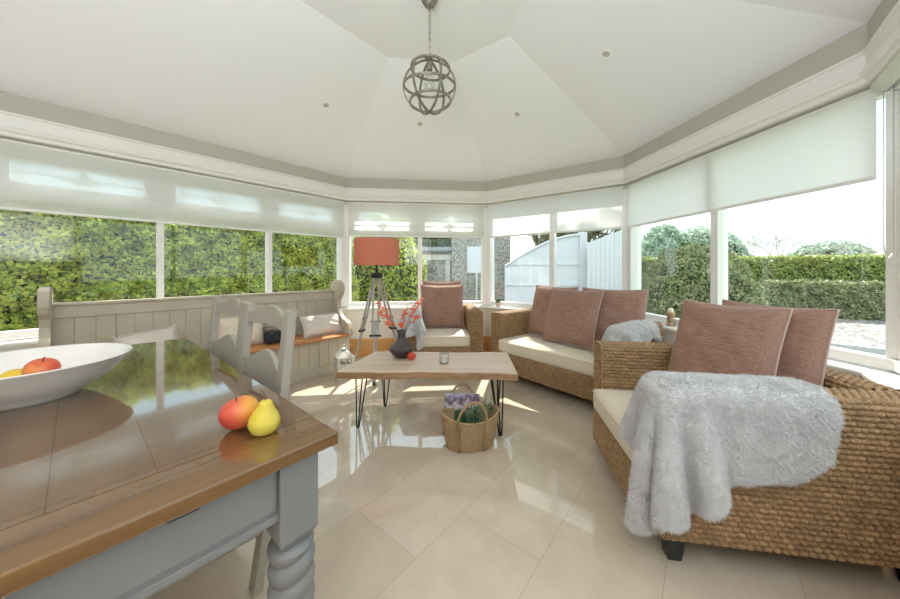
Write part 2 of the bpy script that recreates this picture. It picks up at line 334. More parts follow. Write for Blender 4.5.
# ceiling facets
O = Vector((-.17, 2.14)); zf = 3.08
Pn = [O+(C[k]-O)*.31 for k in (1, 2, 3, 4, 5)]
dl = Vector((-.643, -.766)); Pn.append(Pn[4]+dl*1.6); Pn.append(Pn[0]+dl*2.6)
mb = MB(); vs = [(q.x, q.y, Z_EAVE) for q in RING]+[(q.x, q.y, zf) for q in Pn]
cf = [(i, (i+1) % 7, 7+(i+1) % 7, 7+i) for i in range(7)]+[tuple(range(7, 14))]
tri = []
for f in cf[:7]: tri += [(f[0], f[1], f[2]), (f[0], f[2], f[3])]
bvh = BVHTree.FromPolygons([Vector(v) for v in vs], tri+[cf[7]])
ov = [(offc(i, .05).x, offc(i, .05).y, Z_EAVE+.06) for i in range(7)]+[(q.x, q.y, zf+.08) for q in Pn]
mb.add(vs, tri+[cf[7]]); mb.add(ov, tri+[cf[7]])
mb.add(vs[:7]+ov[:7], [(i, (i+1) % 7, 7+(i+1) % 7, 7+i) for i in range(7)])
struct(mb.build('ceiling', 'ceiling'))
for i in range(7):
    mb = MB()
    seg_prism(mb, i, [(.0, 0), (.22, 0), (.22, Z_SILL-.03), (.0, Z_SILL-.03)] if i in WIN else [(0, 0), (.22, 0), (.22, 2.6), (0, 2.6)])
    if i in WIN: seg_prism(mb, i, [(.0, Z_HEAD), (.22, Z_HEAD), (.22, 2.6), (.0, 2.6)])
    wobj = struct(mb.build('wall_'+NAMES[i], 'wall'))
    mb = MB(); seg_prism(mb, i, [(-.018, 0), (-.002, 0), (-.002, .24), (-.012, .24), (-.018, .225)]); o = struct(mb.build('baseboard_'+NAMES[i], 'skirting'))
    mb = MB(); seg_prism(mb, i, [(-.004, 2.30), (.0, 2.30), (.0, Z_EAVE-.001), (-.004, Z_EAVE-.001)]); struct(mb.build('trim_%d' % (i*2+1), 'frieze'))
    mb = MB(); seg_prism(mb, i, [(0, 2.30), (-.022, 2.30), (-.022, 2.288), (-.012, 2.28), (-.008, 2.24), (-.008, 2.205), (-.03, 2.195), (-.036, 2.18), (-.03, 2.165), (-.012, 2.16), (-.012, 2.135), (0, 2.13)])
    struct(mb.build('trim_%d' % (i*2+2), 'trim'))
# windows
spec = {6: dict(px=[160, 268.5], w=.036), 0: dict(px=[420], w=.05), 1: dict(px=[553], w=.05), 2: dict(px=[719.5], w=.05), 3: dict(px=[], w=.05)}
FR0, FR1 = .085, .155
for wi, i in enumerate(WIN):
    a, b_, d, n = edge_dirs(i); L = (b_-a).length
    e0 = (offc(i, .12)-a).dot(d); e1 = (offc((i+1) % 7, .12)-a).dot(d)
    cuts = sorted([s_at(i, q) for q in spec[i]['px']])
    if i == 6:
        stp = cuts[1]-cuts[0]
        q = cuts[0]-stp
        while q > e0+.3: cuts.insert(0, q); q -= stp
    if i == 3: cuts = [e0+(e1-e0)*k/2 for k in (1,)]
    win = bpy.data.objects.new('window_%d' % (wi+1), None); COL.objects.link(win); struct(win)
    post = .085; pe = .05 if i == 2 else .085
    zs = Z_SILL+.015
    fb = MB()
    def bar(mb, s0, s1, z0, z1, o0=FR0, o1=FR1): mb.hexa([wp(i, s0, o0, z0), wp(i, s1, o0, z0), wp(i, s1, o1, z0), wp(i, s0, o1, z0), wp(i, s0, o0, z1), wp(i, s1, o0, z1), wp(i, s1, o1, z1), wp(i, s0, o1, z1)])
    bar(fb, e0, e1, zs, zs+.055); bar(fb, e0, e1, Z_HEAD-.05, Z_HEAD)
    bar(fb, e0, e0+post, zs, Z_HEAD, (.1 if i == 3 else .05), .18); bar(fb, e1-pe, e1, zs, Z_HEAD, (.1 if i == 2 else .05), .18)
    fb.build('frame', 'upvc', win, bevel=.004)
    top = i in (0, 6)
    if top:
        t = MB(); bar(t, e0+post, e1-post, 1.70, 1.76); t.build('transom', 'upvc', win, bevel=.003)
    for c in cuts:
        t = MB(); hw = spec[i]['w']*.62; bar(t, c-hw, c+hw, zs+.05, Z_HEAD-.04, .07, .165); t.build('mullion', 'upvc', win, bevel=.004)
    ed = [e0+post]+cuts+[e1-pe]
    for k in range(len(ed)-1):
        s0, s1 = ed[k], ed[k+1]
        t = MB(); bar(t, s0, s1, zs+.05, (1.71 if top else Z_HEAD-.04), .118, .122); t.build('glass_pane', 'glass', win)
        if top:
            g = MB(); m0, m1 = s0+.10*(s1-s0)+.02, s1-.10*(s1-s0)-.02; zc = 1.915; h = .082; sc_ = (m0+m1)/2
            # white surround panel with a slot and a four-pointed star, leaded clear glass behind
            bar(g, s0, s1, 1.76, zc-h, .116, .130); bar(g, s0, s1, zc+h, Z_HEAD-.04, .116, .130); bar(g, s0, m0, zc-h, zc+h, .116, .130); bar(g, m1, s1, zc-h, zc+h, .116, .130)
            g.build('leaded_light_surround', 'upvc', win)
            g = MB(); bar(g, m0, m1, zc-h, zc+h, .122, .126); g.build('leaded_light', 'glass', win)
            g = MB(); bar(g, m0, m1, zc-.004, zc+.004, .118, .130)
            for zz in (zc-h+.014, zc+h-.014): bar(g, m0, m1, zz-.003, zz+.003, .118, .130)
            for ss in (m0+.03, m0+.06, m1-.03, m1-.06): bar(g, ss-.003, ss+.003, zc-h, zc+h, .118, .130)
            star = []
            for q in range(8):
                rr = .095 if q % 2 == 0 else .042; an = q*PI/4; star.append((sc_+rr*math.cos(an), zc-.012+rr*1.25*math.sin(an)))
            g.prism(star, lambda u, v, w_: wp(i, u, w_, v), .108, .114); g.build('star_came', 'obscure', win)
    # sill board
    sb = MB(); seg_prism(sb, i, [(-.025, Z_SILL-.03), (.2, Z_SILL-.03), (.2, Z_SILL+.004), (-.02, Z_SILL+.004), (-.028, Z_SILL-.008)]); sb.build('window_sill', 'trim', win, bevel=.004)

# roller blinds
def blind(i, label, s0=None, s1=None, zb=1.66, fab='blind', dense=False, rolled=False, chain=None, group='roller blinds over the windows'):
    a, b_, d, n = edge_dirs(i); off = .05 if i == 2 else .035
    e0 = (offc(i, off)-a).dot(d)+.03; e1 = (offc((i+1) % 7, off)-a).dot(d)-(.0 if i == 2 else .03)
    if s0 is not None: e0 = s0
    if s1 is not None: e1 = s1
    base = wp(i, (e0+e1)/2, off, 2.10)
    ang = math.atan2(d.y, d.x); root = thing('roller_blind', label, 'blind', base, ang, group); hl = (e1-e0)/2
    t = MB(); rr = .034 if rolled else .02
    prof = [(rr, -hl), (rr, hl)]
    t.add([(s_*hl, rr*math.cos(q*PI/8), rr*math.sin(q*PI/8)) for s_ in (-1, 1) for q in range(16)], [(q, (q+1) % 16, 16+(q+1) % 16, 16+q) for q in range(16)]+[tuple(range(16)), tuple(range(16, 32))])
    t.build('roller', 'blind_heavy' if rolled else 'trim', root, smooth=True)
    zl = zb-2.10
    if not rolled:
        t = MB(); t.box(-hl+.01, hl-.01, -.0225, -.0215, zl, .0); t.build('fabric', fab, root)
        t = MB(); t.box(-hl+.01, hl-.01, -.028, -.016, zl-.022, zl); t.build('bottom_bar', 'trim', root, bevel=.004)
    for s_ in (-1, 1):
        t = MB(); t.lathe([(.026, -.006), (.026, .006)], 20); t.build('bracket', 'chrome', root, smooth=True, T=Matrix.Translation((s_*(hl+.006), 0, 0)) @ Matrix.Rotation(PI/2, 4, 'Y'))
    if chain:
        t = MB(); x_ = chain*(hl+.02); pts = [(x_, -.03, 0)]+[(x_, -.03, -.1*k) for k in range(1, 9)]+[(x_, -.02, -.84), (x_, 0, -.86), (x_, .02, -.84)]+[(x_, .03, -.1*k) for k in range(8, -1, -1)]
        t.tube(pts, .002, 6); t.build('pull_chain', 'chrome', root)
    return root
blind(6, 'long translucent white roller blind half lowered along the left wall above the pew', zb=1.63)
blind(0, 'narrow translucent white blind half lowered behind the tripod floor lamp')
blind(1, 'off-white blind half lowered above the wicker sofa, facing the white gate', fab='blind_heavy')
blind(2, 'wide off-white blind half lowered at the right with a pull chain', fab='blind_heavy', chain=1)
blind(3, 'rolled-up white blind at the upper right corner of the photo', rolled=True)

# ------------------------------------------------------------------ woven seating
CU, CV = .030, .021
def weave(path, depth, P0, PU, amp=.013, flip=False, ru=6, rv=5, seed=0):
    """path: list of 2D points of the section (arc), swept along 'depth'. P0(a,b,t)->xyz arrays; returns V,Q,tone"""
    path = np.array(path, float); seg = np.linalg.norm(np.diff(path, axis=0), axis=1); cum = np.r_[0, np.cumsum(seg)]; L = cum[-1]
    nv = max(2, int(round(L/CV))); nu = max(2, int(round(depth/CU)))
    v = np.linspace(0, nv, nv*rv+1); u = np.linspace(0, nu, nu*ru+1)
    arc = v/nv*L; a = np.interp(arc, cum, path[:, 0]); b_ = np.interp(arc, cum, path[:, 1])
    ta = np.gradient(a); tb = np.gradient(b_); ln = np.hypot(ta, tb)+1e-9; na, nb_ = tb/ln, -ta/ln
    if flip: na, nb_ = -na, -nb_
    U, Vv = np.meshgrid(u, v, indexing='ij'); row = np.minimum(np.floor(Vv), nv-1)
    uu = U+.5*(row % 2); fu = uu-np.floor(uu); fv = Vv-row
    xx = 2*fu-1; yy = 2*fv-1+.35*xx*(1-np.abs(2*fv-1))
    h = np.sqrt(np.clip(1-xx**2*.96, 0, 1))*np.sqrt(np.clip(1-yy**2, 0, 1))
    h = h*amp - .35*amp
    tone = (np.sin(row*12.9898+np.floor(uu)*78.233+seed)*43758.5453) % 1
    A = a[None, :]+na[None, :]*h; B = b_[None, :]+nb_[None, :]*h; T = U/nu*depth
    P = P0(A, B, T); idx = np.arange(U.size).reshape(U.shape)
    Q = np.stack([idx[:-1, :-1], idx[1:, :-1], idx[1:, 1:], idx[:-1, 1:]], -1).reshape(-1, 4)
    return P.reshape(-1, 3), Q, tone.ravel()
def merge(lst):
    Vs, Qs, Ts = [], [], []; o = 0
    for V, Q, T in lst: Vs.append(V); Qs.append(Q+o); Ts.append(T); o += len(V)
    return np.vstack(Vs), np.vstack(Qs), np.concatenate(Ts)
def arcpts(cx, cy, r_, a0, a1, n=6): return [(cx+r_*math.cos(a0+(a1-a0)*k/n), cy+r_*math.sin(a0+(a1-a0)*k/n)) for k in range(n+1)]
def wrap(x0, x1, z0, z1, r_=.03):   # up outer side, over, down inner side
    return [(x0, z0)]+arcpts(x0+r_, z1-r_, r_, PI, PI/2)+arcpts(x1-r_, z1-r_, r_, PI/2, 0)+[(x1, z0)]
stk = lambda f: (lambda A, B, T: np.stack(f(A, B, T), -1))
def woven_seat(name, label, cat, loc, rz, W, D, ZT=.70, ZB=.70, cushions=1, group=None):
    r = thing(name, label, cat, (loc[0], loc[1], 0), rz, group); AT = .14; z0 = .10
    # arms
    for x0, side in ((0, 0), (W-AT, 1)):
        parts = [weave(wrap(x0, x0+AT, z0, ZT), D, stk(lambda A, B, T: (A, T, B)), None, flip=True, seed=side)]
        # rounded front face
        parts.append(weave([(0, z0), (0, ZT-.035)]+arcpts(.03, ZT-.035, .03, PI, PI/2, 4), AT-.012, stk(lambda A, B, T, x0=x0: (x0+.006+T, A-.004, B)), None, flip=True, seed=3))
        parts.append(weave([(0, z0), (0, ZT-.02)], AT-.012, stk(lambda A, B, T, x0=x0: (x0+.006+T, D-A+.002, B)), None, flip=True, seed=4))
        V, Q, T = merge(parts); ao = raw_mesh('armrest', V, Q, 'wicker', r, T)
        eb = MB(); path_ = [(x0+.004, z0)]+[(x0+.030+.028*math.cos(a_), ZT-.030+.028*math.sin(a_)) for a_ in np.linspace(PI, PI/2, 5)]+[(x0+AT-.030+.028*math.cos(a_), ZT-.030+.028*math.sin(a_)) for a_ in np.linspace(PI/2, 0, 5)]+[(x0+AT-.004, z0)]
        fine = []
        for k_ in range(len(path_)-1):
            m_ = max(1, int(math.dist(path_[k_], path_[k_+1])/.012))
            for q_ in range(m_): fine.append((path_[k_][0]+(path_[k_+1][0]-path_[k_][0])*q_/m_, path_[k_][1]+(path_[k_+1][1]-path_[k_][1])*q_/m_))
        eb.tube([(q_[0], .002, q_[1]) for q_ in fine], [.0105 if k_ % 3 == 1 else .0085 for k_ in range(len(fine))], 7); eo = eb.build('edge_braid', 'wicker', ao, smooth='all')
        at_ = eo.data.attributes.new('tone', 'FLOAT', 'POINT'); at_.data.foreach_set('value', [.45]*len(eo.data.vertices))
    # back
    bt = .14
    V, Q, T = weave([(D, z0)]+arcpts(D-.03, ZB-.03, .03, 0, PI/2)+arcpts(D-bt+.03, ZB-.03, .03, PI/2, PI)+[(D-bt, .28)], W-2*AT+.02, stk(lambda A, B, T: (T+AT-.01, A, B)), None, seed=5)
    raw_mesh('backrest', V, Q, 'wicker', r, T)
    # base front rail and deck
    V, Q, T = weave([(-.045, z0), (-.045, .285), (-.03, .30), (.10, .30)], W-2*AT+.012, stk(lambda A, B, T: (T+AT-.006, A, B)), None, flip=True, seed=6)
    raw_mesh('front_rail', V, Q, 'wicker', r, T)
    mb = MB(); mb.box(AT+.004, W-AT-.004, -.03, D-.01, z0+.01, .285); mb.build('seat_base', 'grey_wood', r)
    n = cushions; cw = (W-2*AT-.004)/n
    for k in range(n):
        V, Q = roundbox(cw-.006, D-bt+.05, .135, .035, 18, 16, 6); V[:, 0] += AT+cw*(k+.5); V[:, 1] += (D-bt)/2-.035; V[:, 2] += .365
        V[:, 2] += .012*np.cos((V[:, 0]-AT-cw*(k+.5))/cw*PI)*np.cos((V[:, 1]-D/2)/D*PI)*(V[:, 2] > .37)
        sc = raw_mesh('seat_cushion', V, Q, 'linen', r)
        mbp = MB(); zz = .365+.05; xc = AT+cw*(k+.5); hx, hy = cw/2-.003, (D-bt+.05)/2; rc = .035
        loop = []
        for (sx, sy, a0) in ((1, -1, -PI/2), (1, 1, 0), (-1, 1, PI/2), (-1, -1, PI)):
            for q in range(5): loop.append((xc+sx*(hx-rc)+rc*math.cos(a0+PI/2*q/4), (D-bt)/2-.035+sy*(hy-rc)+rc*math.sin(a0+PI/2*q/4), zz))
        mbp.tube(loop, .004, 6, closed=True); mbp.build('piping', 'linen', sc, smooth='all')
    for fx in (.05, W-.05):
        for fy in (.06, D-.07):
            mb = MB(); mb.hexa([(fx-.025, fy-.025, 0), (fx+.025, fy-.025, 0), (fx+.025, fy+.025, 0), (fx-.025, fy+.025, 0), (fx-.038, fy-.038, z0+.01), (fx+.038, fy-.038, z0+.01), (fx+.038, fy+.038, z0+.01), (fx-.038, fy+.038, z0+.01)])
            mb.build('foot', 'black_wood', r, bevel=.004)
    return r
def roundbox(w, d, h, r_, nx, ny, nz):
    """closed rounded box as a deformed cube grid"""
    V = []; Q = []; off = 0
    def cl(P):
        hx, hy, hz = w/2-r_, d/2-r_, h/2-r_*.98; C_ = np.stack([np.clip(P[..., 0], -hx, hx), np.clip(P[..., 1], -hy, hy), np.clip(P[..., 2], -hz, hz)], -1)
        D_ = P-C_; n = np.linalg.norm(D_, axis=-1, keepdims=True)+1e-9; return C_+D_/n*r_
    def lin(n, L):
        a = np.linspace(-1, 1, n+1); e_ = 1-r_*2/L; t = np.sign(a)*(1-(1-np.abs(a))**1.5); return t*L/2
    X, Y, Z = lin(nx, w), lin(ny, d), lin(nz, h)
    for ax, sgn in ((0, 1), (0, -1), (1, 1), (1, -1), (2, 1), (2, -1)):
        a, b_ = [(Y, Z), (X, Z), (X, Y)][ax]; A, B = np.meshgrid(a, b_, indexing='ij'); K = np.full_like(A, sgn*[w, d, h][ax]/2)
        P = [np.stack([K, A, B], -1), np.stack([A, K, B], -1), np.stack([A, B, K], -1)][ax]; P = cl(P)
        i = np.arange(A.size).reshape(A.shape)+off; q = np.stack([i[:-1, :-1], i[1:, :-1], i[1:, 1:], i[:-1, 1:]], -1).reshape(-1, 4)
        if (sgn > 0) == (ax == 1): q = q[:, ::-1]
        V.append(P.reshape(-1, 3)); Q.append(q); off += A.size
    V = np.vstack(V); Q = np.vstack(Q)
    key = np.round(V*1e5).astype(np.int64); _, inv_idx, inv = np.unique(key, axis=0, return_index=True, return_inverse=True)
    inv = inv.ravel()
    return V[inv_idx], inv[Q]
R = math.radians
SOFA = woven_seat('woven_sofa', 'two-seat woven water hyacinth sofa under the back right window, three rose cushions on it', 'sofa', (.47, 3.56), R(-52), 1.45, .72)
SNUG = woven_seat('woven_armchair', 'large woven armchair at the lower right, nearest the camera, draped with a grey fur throw', 'armchair', (.99, 2.15), R(-99), .90, .95, group=None)
ARM = woven_seat('woven_armchair', 'woven armchair in front of the back window beside the tripod lamp', 'armchair', (-.52, 3.62), R(3), .90, .70)

def pillow(name, label, w, h, t, center, normal, roll=0, mat_='rose', pip='piping', group=None, up=(0, 0, 1), fringe=False, cat='cushion'):
    """scatter cushion: local x width, local z height, local y thickness; front faces -y"""
    n = Vector(normal).normalized(); yax = -n; xax = yax.cross(Vector(up)).normalized(); zax = xax.cross(yax).normalized()
    m = Matrix((xax, yax, zax)).transposed().to_4x4(); m = m @ Matrix.Rotation(roll, 4, 'Y')
    r = thing(name, label, cat, center, 0, group); r.rotation_euler = m.to_euler()
    N = 30; a = np.linspace(-1, 1, N+1); A, B = np.meshgrid(a, a, indexing='ij')
    prof = ((1-np.abs(A)**2.6)*(1-np.abs(B)**2.6))**.42
    X = A*w/2*(1-.075*(1-np.abs(A)**1.2*0)*(1-B**2)*0-.06*(1-B**2)*np.abs(A)**3); Z = B*h/2*(1-.06*(1-A**2)*np.abs(B)**3)
    wr = .006*np.sin(A*9+B*4)*np.sin(B*7-A*3)*prof
    F_ = np.stack([X, -t/2*prof+wr, Z], -1); K_ = np.stack([X, t/2*prof, Z], -1)
    V = np.vstack([F_.reshape(-1, 3), K_.reshape(-1, 3)]); i = np.arange(A.size).reshape(A.shape)
    q = np.stack([i[:-1, :-1], i[1:, :-1], i[1:, 1:], i[:-1, 1:]], -1).reshape(-1, 4)
    raw_mesh('cover', V, np.vstack([q, q[:, ::-1]+A.size]), mat_, r)
    ed = [F_[k, 0] for k in range(N)]+[F_[N, k] for k in range(N)]+[F_[k, N] for k in range(N, 0, -1)]+[F_[0, k] for k in range(N, 0, -1)]
    mb = MB()
    if fringe:
        for k, e_ in enumerate(ed):
            for q_ in range(2):
                nx = ed[(k+1) % len(ed)]; pt = e_+(nx-e_)*q_/2; o = np.array([pt[0]/w*2, 0, pt[2]/h*2]); o = np.where(np.abs(o) > .93, np.sign(o), 0)*.02
                mb.tube([tuple(pt), tuple(pt+o+np.array([0, random.uniform(-.006, .006), random.uniform(-.004, .004)]))], .0022, 4)
        mb.build('fringe', mat_, r)
    else:
        mb.tube([tuple(q) for q in ed], .0055, 6, closed=True); mb.build('piping', pip, r, smooth='all')
    return r
GR = None
def on_seat(base, x, y, z):     # point in a seat's own frame to world
    a = base.rotation_euler.z; l = base.location
    return (l.x+x*math.cos(a)-y*math.sin(a), l.y+x*math.sin(a)+y*math.cos(a), z)
def dirw(base, x, y, z=0):
    a = base.rotation_euler.z; return (x*math.cos(a)-y*math.sin(a), x*math.sin(a)+y*math.cos(a), z)
pillow('scatter_cushion', 'square rose-brown cushion upright on the armchair in front of the back window', .56, .56, .17, on_seat(ARM, .44, .41, .715), dirw(ARM, 0, -1, .24))
pillow('scatter_cushion', 'rose-brown cushion mostly hidden behind the upright one on the far armchair', .5, .54, .12, on_seat(ARM, .44, .50, .765), dirw(ARM, 0, -1, .12))
pillow('scatter_cushion', 'rose-brown cushion at the left end of the wicker sofa, partly covered', .56, .56, .17, on_seat(SOFA, .48, .44, .73), dirw(SOFA, -.1, -1, .28))
pillow('scatter_cushion', 'rose-brown cushion standing foremost in the middle of the wicker sofa', .56, .56, .17, on_seat(SOFA, .80, .30, .72), dirw(SOFA, -.05, -1, .35))
pillow('scatter_cushion', 'rose-brown cushion at the right end of the wicker sofa beside the fur-covered arm', .56, .56, .17, on_seat(SOFA, 1.12, .46, .73), dirw(SOFA, .25, -1, .25))
pillow('scatter_cushion', 'foremost rose-brown cushion with pale piping on the nearest armchair', .50, .58, .17, on_seat(SNUG, .385, .52, .72), dirw(SNUG, .50, -1, .36))
pillow('scatter_cushion', 'rose-brown cushion behind another, near the gravel window, on the nearest armchair', .48, .58, .16, on_seat(SNUG, .42, .70, .72), dirw(SNUG, .40, -1, .25))

# ------------------------------------------------------------------ fur throws: cloth settled over the arms (simple numeric drape)
def drape(name, label, base, boxes, x0, x1, y0, y1, zstart, rot=0, outline=None, thick=.021, iters=420, seed=1, warp=None, step=.024, dens=110000):
    """sheet in the seat's own frame, dropped on rounded boxes (xmin,xmax,ymin,ymax,ztop)"""
    nx = int((x1-x0)/step); ny = int((y1-y0)/step)
    X, Y = np.meshgrid(np.linspace(x0, x1, nx+1), np.linspace(y0, y1, ny+1), indexing='ij')
    cx, cy = (x0+x1)/2, (y0+y1)/2; rg = np.random.RandomState(seed)
    X0_, Y0_ = X, Y
    if warp:
        uu, vv = warp((X-cx)/((x1-x0)/2), (Y-cy)/((y1-y0)/2)); X = cx+uu*(x1-x0)/2; Y = cy+vv*(y1-y0)/2
    P = np.stack([cx+(X-cx)*math.cos(rot)-(Y-cy)*math.sin(rot), cy+(X-cx)*math.sin(rot)+(Y-cy)*math.cos(rot), np.full_like(X, zstart)], -1)
    P[..., 2] += .004*rg.randn(*X.shape)
    Vel = np.zeros_like(P); dx = (x1-x0)/nx; dy = (y1-y0)/ny; g = np.array([0, 0, -.0012])
    dd = math.hypot(dx, dy)
    P_0 = P.copy(); RC = {}
    def con(A_, B_, rest, k):
        key_ = (str(A_), str(B_))
        if key_ not in RC: RC[key_] = np.linalg.norm(P_0[B_]-P_0[A_], axis=-1, keepdims=True)
        rest = RC[key_]
        d = P[B_]-P[A_]; l = np.linalg.norm(d, axis=-1, keepdims=True)+1e-9; c = d*(1-rest/l)*.5*k
        P[A_] += c; P[B_] -= c
    s_ = slice
    def pairs():
        for o in (0, 1):
            m = (P.shape[0]-1-o+1)//2
            yield (s_(o, o+2*m-1+0, 2), s_(None)), (s_(o+1, o+2*m, 2), s_(None)), dx
            m = (P.shape[1]-1-o+1)//2
            yield (s_(None), s_(o, o+2*m-1, 2)), (s_(None), s_(o+1, o+2*m, 2)), dy
    rr = .03
    ab = boxes[0]; pin = (P[..., 0] > ab[0]+.035) & (P[..., 0] < ab[1]-.035) & (P[..., 1] > ab[2]+.04) & (P[..., 1] < ab[3]-.1)
    for it in range(iters):
        Vel *= .97; Vel += g; old = P.copy(); P += Vel
        for sub in range(10):
            for a_, b_, rest in pairs():
                con(a_, b_, rest, 1.0)
            con((s_(0, -1), s_(0, -1)), (s_(1, None), s_(1, None)), dd, .25); con((s_(1, None), s_(0, -1)), (s_(0, -1), s_(1, None)), dd, .25)
            con((s_(0, -3), s_(None)), (s_(3, None), s_(None)), 3*dx, .12); con((s_(None), s_(0, -3)), (s_(None), s_(3, None)), 3*dy, .12)
            hit = np.zeros(P.shape[:2], bool)
            for (bx0, bx1, by0, by1, bz) in boxes:
                lo = np.array([bx0+rr, by0+rr, -1+rr]); hi = np.array([bx1-rr, by1-rr, bz-rr]); c = np.clip(P, lo, hi); d = P-c; l = np.linalg.norm(d, axis=-1)
                R_ = rr+thick; inside = l < 1e-6
                if inside.any():    # push out along nearest face
                    ds = np.stack([P[..., 0]-bx0, bx1-P[..., 0], P[..., 1]-by0, by1-P[..., 1], bz-P[..., 2]], -1); k = ds.argmin(-1)
                    nrm = np.array([[-1, 0, 0], [1, 0, 0], [0, -1, 0], [0, 1, 0], [0, 0, 1]])[k]
                    push = ds.min(-1)[..., None]+thick; P[inside] += (nrm*push)[inside]; hit |= inside
                m_ = (l < R_) & ~inside
                P[m_] = (c+d/np.maximum(l, 1e-6)[..., None]*R_)[m_]; hit |= m_
            P[..., 2] = np.maximum(P[..., 2], .02)
            # friction: keep the touching points where they were
            P[hit, :2] = old[hit, :2]*.6+P[hit, :2]*.4 if False else P[hit, :2]
        P[pin, :2] = old[pin, :2]+(P[pin, :2]-old[pin, :2])*.0
        dsp = (P-old); sl_ = np.linalg.norm(dsp, axis=-1); st_ = hit & (sl_ < .0035); P[st_] = old[st_]+dsp[st_]*.02
        Vel = (P-old); Vel[hit] *= .3
        sp_ = np.linalg.norm(Vel, axis=-1, keepdims=True); Vel *= np.minimum(1, .03/np.maximum(sp_, 1e-9))
    U, V_ = np.meshgrid(np.linspace(-1, 1, nx+1), np.linspace(-1, 1, ny+1), indexing='ij')
    keep = outline(U, V_) if outline else np.ones_like(U, bool)
    idx = np.arange(X.size).reshape(X.shape); q = np.stack([idx[:-1, :-1], idx[1:, :-1], idx[1:, 1:], idx[:-1, 1:]], -1).reshape(-1, 4)
    kq = (keep[:-1, :-1] & keep[1:, :-1] & keep[1:, 1:] & keep[:-1, 1:]).ravel(); q = q[kq]
    used = np.unique(q); rm = -np.ones(X.size, int); rm[used] = np.arange(len(used)); PV = P.reshape(-1, 3)[used]
    o = raw_mesh(name, PV, rm[q], 'fur', None)
    o.location = base.location; o.rotation_euler = base.rotation_euler
    m = o.modifiers.new('thickness', 'SOLIDIFY'); m.thickness = .022; m.offset = .2
    m = o.modifiers.new('smooth', 'SUBSURF'); m.levels = 2; m.render_levels = 2
    tx = bpy.data.textures.new('fur_clumps', 'CLOUDS'); tx.noise_scale = .03
    m = o.modifiers.new('clumps', 'DISPLACE'); m.texture = tx; m.strength = .006; m.mid_level = .5
    tag(o, label, 'throw', None)
    # the pile: short soft fibres standing on the throw
    bpy.context.view_layer.update(); dg = bpy.context.evaluated_depsgraph_get(); ev = o.evaluated_get(dg); me = ev.to_mesh()
    me.calc_loop_triangles(); nv_ = len(me.vertices); co = np.empty(nv_*3, np.float32); me.vertices.foreach_get('co', co); co = co.reshape(-1, 3)
    no = np.empty(nv_*3, np.float32); me.vertices.foreach_get('normal', no); no = no.reshape(-1, 3)
    tr = np.empty(len(me.loop_triangles)*3, np.int32); me.loop_triangles.foreach_get('vertices', tr); tr = tr.reshape(-1, 3)
    ar = np.linalg.norm(np.cross(co[tr[:, 1]]-co[tr[:, 0]], co[tr[:, 2]]-co[tr[:, 0]]), axis=1); rg = np.random.RandomState(seed)
    nfi = int(ar.sum()/2*dens); ti = rg.choice(len(tr), nfi, p=ar/ar.sum()); r1 = np.sqrt(rg.rand(nfi))[:, None]; r2 = rg.rand(nfi)[:, None]
    wts = (1-r1, r1*(1-r2), r1*r2); p_ = sum(w_*co[tr[ti, k]] for k, w_ in enumerate(wts)); n_ = sum(w_*no[tr[ti, k]] for k, w_ in enumerate(wts)); n_ /= np.linalg.norm(n_, axis=1, keepdims=True)+1e-9
    clump = np.stack([np.sin(p_[:, 0]*55+p_[:, 2]*31), np.sin(p_[:, 1]*49-p_[:, 0]*27), np.sin(p_[:, 2]*61+p_[:, 1]*33)], 1)
    dr_ = n_*.9+rg.randn(nfi, 3)*.28+clump*.30+np.array([0, 0, -.35]); dr_ /= np.linalg.norm(dr_, axis=1, keepdims=True)
    ln2 = (.012*(.6+.7*rg.rand(nfi)))[:, None]; sd_ = np.cross(dr_, rg.randn(nfi, 3)); sd_ /= np.linalg.norm(sd_, axis=1, keepdims=True)+1e-9
    Vf = np.stack([p_-sd_*.0011, p_+sd_*.0011, p_+dr_*ln2], 1).reshape(-1, 3); ev.to_mesh_clear()
    pl2 = raw_mesh('fur_pile', Vf, np.arange(nfi*3).reshape(-1, 3), 'fur', o, smooth=False); pl2['kind'] = 'stuff'
    return o
def hide_outline(k, amp=.12):
    def f(U, V_):
        a = np.arctan2(V_, U); sq = np.maximum(np.abs(U), np.abs(V_)); return sq < (1-amp*.5)+amp*.5*np.sin(a*k+1.3)
    return f
def wp_big(U, V_):
    so = np.interp(V_, [-1, -.7, -.35, -.05, .2, .45, .75, 1], [.22, .42, .74, .84, .68, .60, .58, .36]); si = np.interp(V_, [-1, -.6, 0, 1], [.6, .9, .85, .8])
    f = np.where(U > 0, so, si); u = U*f+np.where(U > 0, (f-1)*0, 0)
    v = V_*np.where(V_ < 0, np.interp(U, [-1, -.5, -.1, .3, .7, 1], [.60, .72, .95, 1.02, .9, .8]), np.interp(U, [-1, 0, 1], [.8, .95, .85]))
    return u, v
def wp_small(U, V_):
    return U*(.88+.09*np.sin(V_*7+1)), V_*(.88+.09*np.sin(U*6+2))
# nearest armchair: its right (near) arm is local x from W-.14 to W ; front at y=0
drape('fur_throw', 'large pale grey faux fur throw draped over the near arm of the lower right armchair', SNUG,
      [(.76, .90, 0, .95, .70), (0, .9, .0, .95, .44)], .56, 1.36, -.46, .62, .745, rot=.0, warp=wp_big, seed=2)
drape('fur_throw', 'grey fur throw over the right arm of the back wicker sofa', SOFA,
      [(1.31, 1.45, 0, .72, .70), (0, 1.45, .0, .72, .44)], 1.10, 1.60, -.18, .60, .745, warp=wp_small, seed=3, iters=260)
drape('fur_throw', 'white fur throw over the left arm of the armchair by the tripod lamp', ARM,
      [(0, .14, 0, .70, .70), (0, .9, .0, .70, .44)], -.26, .40, -.30, .70, .745, warp=wp_small, seed=4, iters=260)

